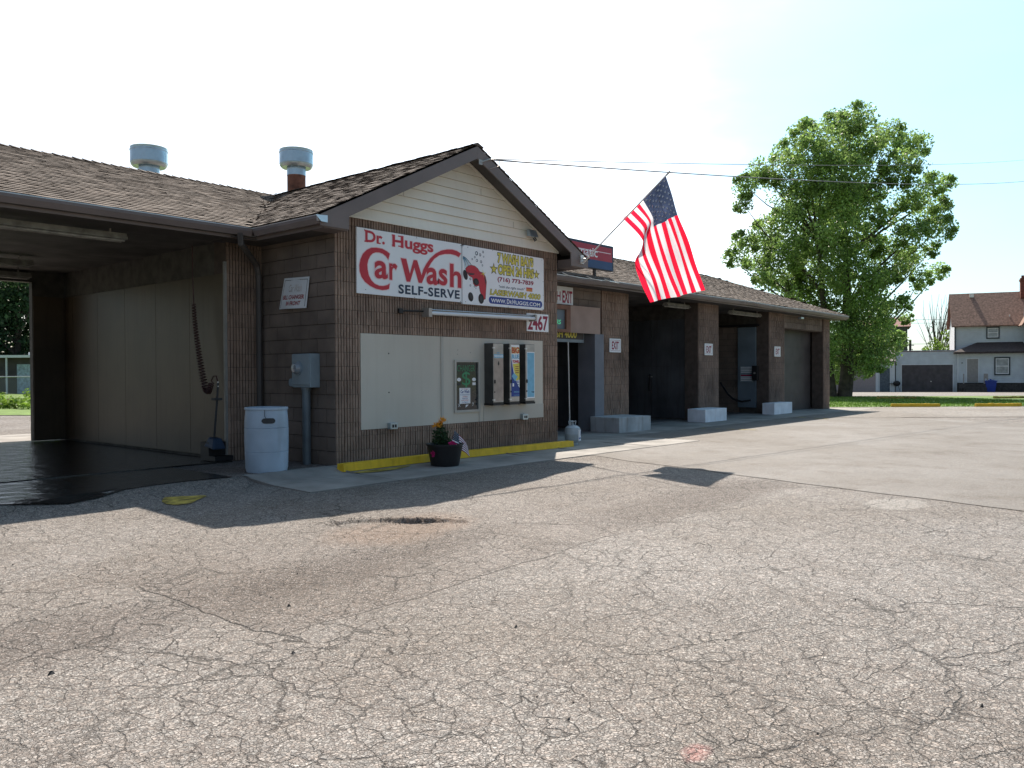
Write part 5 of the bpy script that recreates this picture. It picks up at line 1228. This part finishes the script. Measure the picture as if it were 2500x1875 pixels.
# cross gable and right wing
sidingwall('wing_wall', 5.75+.66, 9.5, -.6, 6.9, -.2, 6.5, hs_, 'siding')
mb = MB()
mb.add([(-.45, 1.15, 6.30), (6.2, 1.15, 6.30), (6.9, 4.4, 9.62), (-.45, 4.4, 9.62), (-.45, 7.65, 6.30), (9.0, 7.65, 6.30), (9.0, 4.4, 9.62)], [(0, 1, 2, 3), (3, 6, 5, 4)])
mb.add([(-.45, 1.15, 6.18), (6.2, 1.15, 6.18), (6.2, 1.15, 6.30), (-.45, 1.15, 6.30)], [(0, 1, 2, 3)])
mb.add([(5.75, -1.0, 6.15), (8.4, -1.0, 9.95), (8.4, 4.6, 9.95), (5.75, 4.6, 6.15), (11.0, -1.0, 6.15), (11.0, 4.6, 6.15)], [(0, 1, 2, 3), (1, 4, 5, 2)])
mb.add([(5.75, -1.0, 6.0), (8.4, -1.0, 9.75), (8.4, -1.0, 9.95), (5.75, -1.0, 6.15)], [(0, 1, 2, 3)])
hr = mb.build('roof', 'shingle_far', hs_, local=True)
md = hr.modifiers.new('thick', 'SOLIDIFY'); md.thickness = .10; md.offset = -1
mb = MB(); mb.box(6.35, 6.85, 3.6, 4.2, 8.9, 10.85); mb.box(6.28, 6.92, 3.53, 4.27, 10.55, 10.72); mb.tube([(6.6, 3.9, 10.85), (6.6, 3.9, 11.1)], .15, 10); mb.build('chimney', 'brick', hr, local=True)
mb = MB(); mb.box(1.55, 1.95, 3.85, 4.15, 9.18, 9.50); mb.build('roof_vent', 'alu', hr, local=True)
mb = MB()
mb.box(5.03, 5.14, 1.9, 2.0, 6.6+.5, 7.28); mb.build('vent_pipe', 'alu', hr, local=True)
mb = MB(); mb.add([(-.35, -.55, 3.78), (6.45, -.55, 3.78), (6.25, 1.6, 4.72), (2.05, 1.6, 4.72), (-.35, 1.6, 3.82)], [(0, 1, 2, 3), (0, 3, 4)]); mb.box(-.35, 6.45, -.56, 1.6, 3.62, 3.779); mb.build('porch_roof', mat('dark_roof', (.055, .042, .042), .9, .15), hs_, local=True)
def window(x0, x1, y, z0, z1, parent, hood=0):
    mb = MB(); t = .12
    mb.box(x0-t, x0, y-.06, y, z0-t, z1+t+hood); mb.box(x1, x1+t, y-.06, y, z0-t, z1+t+hood); mb.box(x0, x1, y-.06, y, z1, z1+t+hood); mb.box(x0, x1, y-.06, y, z0-t, z0)
    w_ = mb.build('window', 'trimdark', parent, local=True)
    mb = MB(); mb.box(x0, x0+.07, y-.05, y-.01, z0, z1); mb.box(x1-.07, x1, y-.05, y-.01, z0, z1); zm = (z0+z1)/2
    for z in (z0, zm-.035, z1-.07): mb.box(x0+.071, x1-.071, y-.05, y-.01, z, z+.07)
    mb.build('sash', 'white2', w_, local=True); mb = MB(); mb.box(x0+.07, x1-.07, y-.02, y-.012, z0+.07, z1-.07); mb.build('pane', 'glass', w_, local=True)
window(3.55, 4.75, -.035, 1.72, 3.16, hs_); window(3.0, 4.0, 1.565, 5.15, 6.05, hs_, .12)
mb = MB(); mb.box(.92, 1.95, -.06, -.032, HB+.05, 3.12); dr = mb.build('door', 'doorgrey', hs_, local=True)
mb = MB(); mb.box(.82, .92, -.07, -.032, HB, 3.22); mb.box(1.95, 2.05, -.07, -.032, HB, 3.22); mb.box(.921, 1.949, -.07, -.032, 3.121, 3.22); mb.build('door_frame', 'siding_w', dr, local=True)
mb = MB(); mb.box(.1, 2.9, -1.1, -.05, -.1, .82); mb.box(.5, 2.6, -1.45, -1.101, -.1, .5); mb.box(.5, 2.6, -1.8, -1.451, -.1, .22); mb.build('steps', 'found', hs_, local=True)
for x in (.45, 2.35, 2.62):
    mb = MB(); mb.box(x, x+.11, -1.1, -1.0, .82, 1.75); mb.build('railing_post', 'doorgrey', hs_, local=True)
mb = MB(); mb.box(2.46, 2.62, -1.09, -1.01, 1.3, 1.75); mb.build('railing_panel', 'doorgrey', hs_, local=True)
mb = MB(); mb.box(-.14, -.02, 1.45, 1.59, 3.85, 6.3); mb.box(.38, .52, -.06, -.035, 2.72, 2.80); mb.build('downspout', 'trimdark', hs_, local=True)
mb = MB(); mb.box(.0, .12, -.05, -.031, HB, 3.6); mb.build('corner_board', 'siding_w', hs_, local=True)
# ---- attached white garage
ga = thing('garage', 'low white flat roofed garage with a wide dark door joined to the house', 'garage', (78.54, 8.80, -.72), HH); ga.scale.x = .88
sidingwall('wall', -5.95, -.002, .1, 7.5, 0, 3.88, ga)
mb = MB(); mb.box(-6.0, -.14, .02, 7.6, 3.882, 3.94); mb.build('roof', mat('dark_red_edge', (.11, .03, .03), .7), ga, local=True)
mb = MB(); mb.box(-5.35, -.42, .03, .066, 0, 2.60)
for i in range(4): mb.box(-5.33, -.44, .022, .03, .03+i*.64, .62+i*.64)
gd = mb.build('garage_door', 'garagedoor', ga, local=True); mb = MB(); mb.box(-2.55, -2.45, .0, .02, .98, 1.06); mb.build('handle', 'alu', gd, local=True)
mb = MB(); mb.box(-5.45, -5.351, .02, .066, 0, 2.70); mb.box(-.419, -.32, .02, .066, 0, 2.70); mb.box(-5.35, -.42, .02, .066, 2.601, 2.70); mb.build('door_trim', 'siding_w', ga, local=True)
# ---- left, pale garage
gb = thing('garage', 'low pale garage with a pinkish overhead door and a grey side door behind the tree', 'garage', (78.54, 8.80, -.72), HH); gb.scale.x = .88
sidingwall('wall', -15.5, -6.05, -.3, 7.0, 0, 3.05, gb, 'siding_w')
mb = MB(); mb.add([(-15.9, -.75, 3.0), (-6.0, -.75, 3.0), (-6.0, 3.4, 4.3), (-15.9, 3.4, 4.3), (-6.0, 7.4, 3.0), (-15.9, 7.4, 3.0)], [(0, 1, 2, 3), (3, 2, 4, 5)]); r_ = mb.build('roof', mat('grey_shingle', (.19, .17, .165), .9, .3, 4), gb, local=True)
md = r_.modifiers.new('thick', 'SOLIDIFY'); md.thickness = .14; md.offset = -1
mb = MB(); mb.box(-14.0, -7.98, -.36, -.332, 0, 2.55)
mb.build('garage_door', 'pinkgrey', gb, local=True); mb = MB(); mb.box(-7.55, -6.55, -.36, -.332, 0, 2.35); mb.build('side_door', mat('blue_grey_door', (.10, .13, .16), .6), gb, local=True)
mb = MB(); mb.box(-7.97, -7.72, -.37, -.332, 0, 2.6); mb.box(-6.54, -6.42, -.37, -.332, 0, 2.45); mb.box(-7.719, -6.541, -.37, -.332, 2.36, 2.45); mb.build('door_trim', 'siding_w', gb, local=True)
# bin, grill
bn = thing('recycling_bin', 'blue wheeled recycling bin beside the house steps', 'bin', (78.55, 6.05, -.74), HH)
mb = MB(); mb.add([(-.33, -.33, 0.06), (.33, -.33, .06), (.33, .33, .06), (-.33, .33, .06), (-.45, -.42, 1.05), (.45, -.42, 1.05), (.45, .42, 1.05), (-.45, .42, 1.05)], [(0, 3, 2, 1), (0, 1, 5, 4), (1, 2, 6, 5), (2, 3, 7, 6), (3, 0, 4, 7)]); mb.build('body', 'bin', bn, local=True)
mb = MB(); mb.box(-.50, .50, -.47, .47, 1.051, 1.12); mb.add([(-.4, -.35, 1.12), (.4, -.35, 1.12), (.3, .2, 1.20), (-.3, .2, 1.20)], [(0, 1, 2, 3)]); mb.box(-.06, .06, -.1, .1, 1.12, 1.27); mb.build('lid', 'bin', bn, local=True)
for x in (-.31, .31): mb = MB(); mb.tube([(x-.05, .36, .14), (x+.05, .36, .14)], .14, 14); mb.build('wheel', 'black', bn, local=True)
gr = thing('charcoal_grill', 'black round grill standing between the two garages', 'grill', (76.55, 13.6, -.72), HH)
mb = MB(); mb.lathe([(0, .55), (.22, .62), (.32, .80), (.30, .95), (.15, 1.08), (0, 1.10)], (0, 0, 0), 18); mb.build('kettle', 'black', gr, local=True, smooth=True)
for a in (0, 2.1, 4.2): mb = MB(); mb.tube([(.12*math.cos(a), .12*math.sin(a), .66), (.32*math.cos(a), .32*math.sin(a), 0)], .018, 6); mb.build('leg', 'darkgrey', gr, local=True)
mb = MB(); mb.box(-.62, -.34, -.2, .2, .82, .85); mb.build('side_shelf', 'darkgrey', gr, local=True)
# ---- far house with reddish roof
fh = thing('house', 'distant house with a reddish roof half hidden behind the big tree', 'house', (109.0, 24.3, -.9), HH)
mb = MB(); mb.box(-3, 3.0, .4, 9, 0, 8.2); mb.build('wall', mat('dark_green_siding', (.07, .085, .075), .8), fh, local=True)
mb = MB(); mb.add([(-3.4, -.1, 8.15), (3.45, -.1, 8.15), (3.45, 3.2, 9.55), (-3.4, 3.2, 9.55), (3.45, 9.3, 8.15), (-3.4, 9.3, 8.15)], [(0, 1, 2, 3), (3, 2, 4, 5), (1, 4, 2), (0, 3, 5)]); mb.build('roof', mat('red_roof', (.27, .14, .12), .9), fh, local=True)
for x in (-1.5, 1.2): mb = MB(); mb.box(x-.4, x+.4, .36, .398, 5.0, 6.4); mb.build('window', 'glass', fh, local=True)

# ---------------------------------------------------------------- trees
def limbs(mb, segs, n=7):
    for P, r0, r1 in segs:
        k = len(P); mb.tube([P_ for P_ in P], [r0+(r1-r0)*i/(k-1) for i in range(k)], n)
def tree_root(name, label, px, d, cat='tree', group=None):
    x, y, z = frame(px, d); return thing(name, label, cat, (x, y, z), HZ, group)
tr = tree_root('cottonwood_tree', 'tall leafy green tree with a forked trunk behind the end of the car wash', 2052, 55)
CL = [(990,130,110),(850,150,90),(660,220,100),(780,300,150),(560,330,100),(1000,280,160),(1180,220,100),(1330,290,100),(1250,420,115),(400,450,100),(300,530,80),(290,640,65),(500,500,70),(700,470,140),(900,480,150),(1090,520,110),(1450,520,75),(1540,520,55),(1320,600,100),(1450,680,105),(1490,800,90),(1330,820,105),(1160,720,80),(960,680,150),(760,700,150),(560,740,115),(430,820,110),(300,880,85),(225,975,65),(400,1000,110),(560,930,140),(740,930,160),(940,940,110),(1130,930,110),(1290,970,80),(1440,930,55),(1490,1060,62),(1380,1110,70),(1230,1060,80),(1100,1110,80),(900,1110,90),(720,1120,120),(560,1100,100),(420,1100,70),(640,1200,85),(800,1260,90),(1000,1310,80),(1150,1270,60),(1270,1260,55),(1295,1350,42),(900,1400,110),(1000,1480,140),(1120,1520,120),(1225,1490,75),(880,1560,110),(1000,1620,110),(1110,1600,80),(860,1690,70),(780,1500,110),(1150,1400,70),(840,800,120),(1040,820,70),(640,600,100),(860,620,130)]
tcl = []
for zx, zy, r in CL:
    lx = (zx-885)*.01096; lz = (1830-zy)*.01092; rr = r*.01096; w = math.sqrt(max(0, 1-((lx-.3)/8.2)**2))
    ly = random.uniform(-2.8, 3.8)*w; k = (55+ly)/55; lx = (22.1+lx)*k-22.1; lz = 1.75+(lz-1.75)*k
    tcl.append((lx, ly, lz, rr*1.08, rr*1.4, rr*1.0, 900*(rr/1.1)**2))
    for s in range(5):   # small outlying sprigs
        a = random.uniform(0, 6.28); e = random.uniform(-1.2, 1.2)
        tcl.append((lx+rr*.84*math.cos(a)*math.cos(e), ly+rr*math.sin(a)*math.cos(e), lz+rr*.80*math.sin(e), rr*.34, rr*.34, rr*.30, 130*(rr/1.1)**2+30))
big = [t for t in tcl if t[3] > .6]
for _ in range(46):
    a = random.uniform(0, 6.28); q = random.random()**.5; lz = random.uniform(3.5, 16.5); w = math.sqrt(max(0, 1-((lz-9.6)/8.2)**2))
    tcl.append((.2+5.9*w*q*math.cos(a), 4.5*w*q*math.sin(a), lz, 1.25, 1.25, 1.1, 260))
for _ in range(30):
    lz = random.uniform(1.9, 8.5); tcl.append((random.uniform(-1.9, 2.2), random.uniform(-2.4, -1.0), lz, 1.0, .8, .9, 230))
for (lx, ly, lz, rr, *_r) in big:
    k = random.uniform(.6, .8); tcl.append((lx*k, ly*k, max(2.5, lz-(1-k)*(abs(lx)*.6+1)), .6, .6, .5, 80))
mb = MB()
main = [[(-.55, 0, -.3), (-.75, 0, 1.5), (-1.0, .1, 4.2), (-1.1, .2, 7), (-1.4, .3, 10.5)], [(.25, 0, -.3), (.45, .0, 1.4), (.55, .1, 3.6), (.50, .1, 6.2), (.45, 0, 9.2), (.2, 0, 12.5), (.4, 0, 16)]]
limbs(mb, [(main[0], .42, .10), (main[1], .52, .07)], 10)
for (lx, ly, lz, rr, *_r) in big:
    b_ = main[0] if lx < -.8 else main[1]; zz = max(1.8, lz-abs(lx)*.75-1.0)
    best = min(b_, key=lambda p: abs(p[2]-zz)); P0 = Vector(best); P3 = Vector((lx, ly, lz)); P1 = P0.lerp(P3, .35)+Vector((0, 0, .2)); P2 = P0.lerp(P3, .7)+Vector((random.uniform(-.2, .2), random.uniform(-.2, .2), -.15))
    L0 = (P3-P0).length; limbs(mb, [([P0, P1, P2, P3], .018+.011*L0, .012)], 6)
mb.build('trunk', 'bark', tr, local=True)
leaves('crown', tcl, .165, 'leaf', tr)

def simple_tree(name, label, px, d, clumps, size, m, trunk, group=None, cat='tree', dens=520):
    t_ = tree_root(name, label, px, d, cat, group); cl = []
    for (lx, ly, lz, r, k) in clumps:
        cl.append((lx, ly, lz, r, r, r*.9, dens*k*r*r))
        for s in range(4):
            a = random.uniform(0, 6.28); e = random.uniform(-1, 1); cl.append((lx+r*math.cos(a)*math.cos(e), ly+r*math.sin(a)*math.cos(e), lz+r*.9*math.sin(e), r*.4, r*.4, r*.35, dens*k*r*r*.12))
    leaves('crown', cl, size, m, t_)
    mb = MB(); mb.tube([(0, 0, -.3), (0, 0, trunk[0]*.5), (0, 0, trunk[0])], [trunk[1], trunk[1]*.7, trunk[1]*.3], 8)
    for (lx, ly, lz, r, k) in clumps: mb.tube([(0, 0, min(lz*.6, trunk[0]*.7)), (lx*.5, ly*.5, lz*.8), (lx, ly, lz)], [trunk[1]*.35, trunk[1]*.2, .03], 5)
    mb.build('trunk', 'bark', t_, local=True); return t_
# dark trees seen through the wash bay
G_ = 'dark trees beyond the wash bay'
for i, (px, d, lb) in enumerate(((-60, 72, 'dark green tree seen at the left edge through the wash bay'), (45, 70, 'dark green tree filling the opening behind the white garage door'), (150, 75, 'dark green tree mostly hidden by the rear pier of the bay'), (-180, 80, 'dark green tree farther left beyond the wash bay'))):
    cl = [(random.uniform(-3.2, 3.2), random.uniform(-2.5, 2.5), z, random.uniform(1.8, 2.6), 1.0) for z in (1.9, 2.8, 3.6, 5, 5.6, 6.5, 7.5, 8.5, 9, 10.5, 11.5, 12.5, 13.5)]
    simple_tree('shade_tree', lb, px, d, cl, .32, 'leaf_d', (11, .35), G_, dens=150)
# background right: sparse tree, bushes, utility pole
st = tree_root('bare_tree', 'sparse tree of bare upright branches beyond the low garage roof', 2290, 120); mb = MB()
for i in range(26):
    a = random.uniform(-.42, .42); x = 8.5*math.sin(a); h = random.uniform(6.5, 11)*math.cos(a); mb.tube([(0, 0, 2.5), (x*.35, random.uniform(-.5, .5), 2.5+h*.42), (x*.72, random.uniform(-1, 1), 2.5+h*.78), (x, random.uniform(-1, 1), 2.5+h)], [.09, .06, .035, .015], 5)
    mb.tube([(x*.55, 0, 2.5+h*.55), (x*.7+random.uniform(-.8, .8), 0, 2.5+h*.8)], [.03, .012], 4)
mb.tube([(0, 0, -.3), (0, 0, 2.8)], [.3, .22], 8); mb.build('branch', 'bark', st, local=True)
leaves('foliage', [(random.uniform(-1.5, 1.5), 0, random.uniform(4, 9), .5, .4, .6, 14) for _ in range(10)], .22, 'leaf_d', st)
simple_tree('bush', 'rounded green bush rising beyond the garage roof left of the house', 2296, 108, [(0, 0, 4.2, 1.4, 1), (-1.2, 0, 4.8, 1.1, .9), (1.2, .3, 5.2, 1.3, 1), (1.6, 0, 7.0, 1.1, 1), (1.9, 0, 8.6, .8, .8), (-.6, 0, 5.9, .8, .7)], .26, 'weed', (5, .25), cat='bush', dens=130)
simple_tree('bush', 'small grey green bush beside the distant utility pole', 2238, 112, [(0, 0, 4.0, 1.0, .7), (1.2, 0, 4.4, .8, .6), (-.8, 0, 4.9, .5, .6)], .22, 'leaf_d', (4, .15), cat='bush', dens=110)
up = tree_root('utility_pole', 'short dark utility pole beyond the garage roof', 2223, 111, 'pole'); mb = MB(); mb.tube([(0, 0, -.3), (0, 0, 6.4)], .16, 8); mb.build('mast', 'found', up, local=True); mb = MB(); mb.box(-.5, .5, -.05, .05, 5.6, 5.72); mb.build('crossarm', 'found', up, local=True)
for k, (z, dz) in enumerate(((9.6, 'upper'), (9.1, 'middle'), (6.1, 'lower'))):
    a = Vector(LD(48, 118)+(z-.8,)); b = Vector(LD(66, 118)+(z-.8,)); mb = MB(); mb.tube([a.lerp(b, i/6)-Vector((0, 0, .12*math.sin(i/6*math.pi))) for i in range(7)], .025, 4)
    tag(mb.build('power_line', 'wire'), f'{dz} distant power line between the tree and the house', 'cable', 'distant power lines')
fr_ = thing('distant_house', 'row of distant low roofs just above the garage roof', 'house', (*LD(50.5, 115), -.9), HZ)
mb = MB(); mb.box(-4, 3.5, 0, 5, 0, 4.6); mb.build('wall', 'siding', fr_, local=True); mb = MB(); mb.add([(-4.3, -.3, 4.5), (3.8, -.3, 4.5), (3.5, 2.5, 5.6), (-3.6, 2.5, 5.6)], [(0, 1, 2, 3)]); mb.add([(-4.3, 5.3, 4.5), (3.8, 5.3, 4.5), (3.5, 2.5, 5.6), (-3.6, 2.5, 5.6)], [(1, 0, 3, 2)]); r_ = mb.build('roof', 'brick', fr_, local=True); [(lambda m_: (m_.box(a, b, 2.2, 2.8, 5.4, c), m_.build('chimney', 'brick', r_, local=True)))(MB()) for a, b, c in ((-1.2, -.7, 6.0), (1.6, 2.0, 5.9))]

# ---------------------------------------------------------------- seen through the left bay
sheet('grass_verge', lines([(-45, 2, 1.5)]), lines([(26.8, 62, 1.2)]), lawnz(.02), 'lawn', lambda l, d: True, xf=LD)
mbw = []
def weedclump(l, d, h, r, n, m): return
x, y = LD(-24, 35.5)
wcl = []; wcb = []
for i in range(70):
    l = random.uniform(-27, -17); d = random.uniform(32.0, 38.5); x, y = LD(l, d); h = random.uniform(.35, .95)*(.6+.4*(d-32)/6); (wcl if random.random() < .8 else wcb).append((x, y, h*.45, random.uniform(.3, .6), random.uniform(.3, .6), h*.5, 170))
o = leaves('weeds', wcl, .11, 'weed', None, flat_up=-.2); struct(o, 'stuff')
o = leaves('dry_weeds', wcb, .10, 'weed_b', None); struct(o, 'stuff')
fe = thing('chain_link_fence', 'low chain link fence with a pale top rail behind the weeds', 'fence', (*LD(-21, 40), -.05), HZ)
mb = MB(); mb.tube([(-9, 0, 1.29), (8, 0, 1.29)], .025, 8); mb.build('top_rail', 'fence', fe, local=True)
for k in range(6):
    mb = MB(); X0 = -8.5+k*3.3-.35; mb.tube([(X0, 0, -.1), (X0, 0, 1.33)], .03, 8); mb.tube([(X0, 0, 1.33), (X0+.22, 0, 1.62)], .018, 6); mb.build('post', 'fence', fe, local=True)
mb = MB(); st_ = .12
for i in range(int(18.4/st_)):
    X0 = -9.6+i*st_
    for sgn in (1, -1):
        a0 = X0 if sgn > 0 else X0+1.28
        mb.q((a0, .03, .02), (a0+.008, .03, .02), (a0+sgn*1.26+.008, .03, 1.28), (a0+sgn*1.26, .03, 1.28))
mb.build('mesh', 'fence', fe, local=True)
lg = thing('storage_building', 'low dark building with a white roof edge and a white overhead door behind the fence', 'building', (15.9, 60.4, -.12), HZ)
mb = MB(); mb.box(-14, 9, .6, 7, 0, 2.78); mb.build('wall', 'darkdoor', lg, local=True)
mb = MB(); mb.box(-14.5, 9.5, -.3, 7.4, 2.781, 2.97); rr_ = mb.build('roof', 'white2', lg, local=True); mb = MB(); mb.box(.55, .95, .4, .8, 2.971, 3.2); mb.build('roof_vent', 'white2', rr_, local=True)
mb = MB(); mb.box(-.45, 2.6, .55, .598, 0, 2.28)
for i in range(5): mb.box(-.43, 2.58, .542, .55, .02+i*.45, .44+i*.45)
mb.build('overhead_door', mat('pale_blue_door', (.42, .53, .60), .6), lg, local=True)
for x in (-.82, -5, -9): mb = MB(); mb.box(x-.05, x+.05, -.2, -.1, 0, 2.78); mb.build('post', 'white2', lg, local=True)
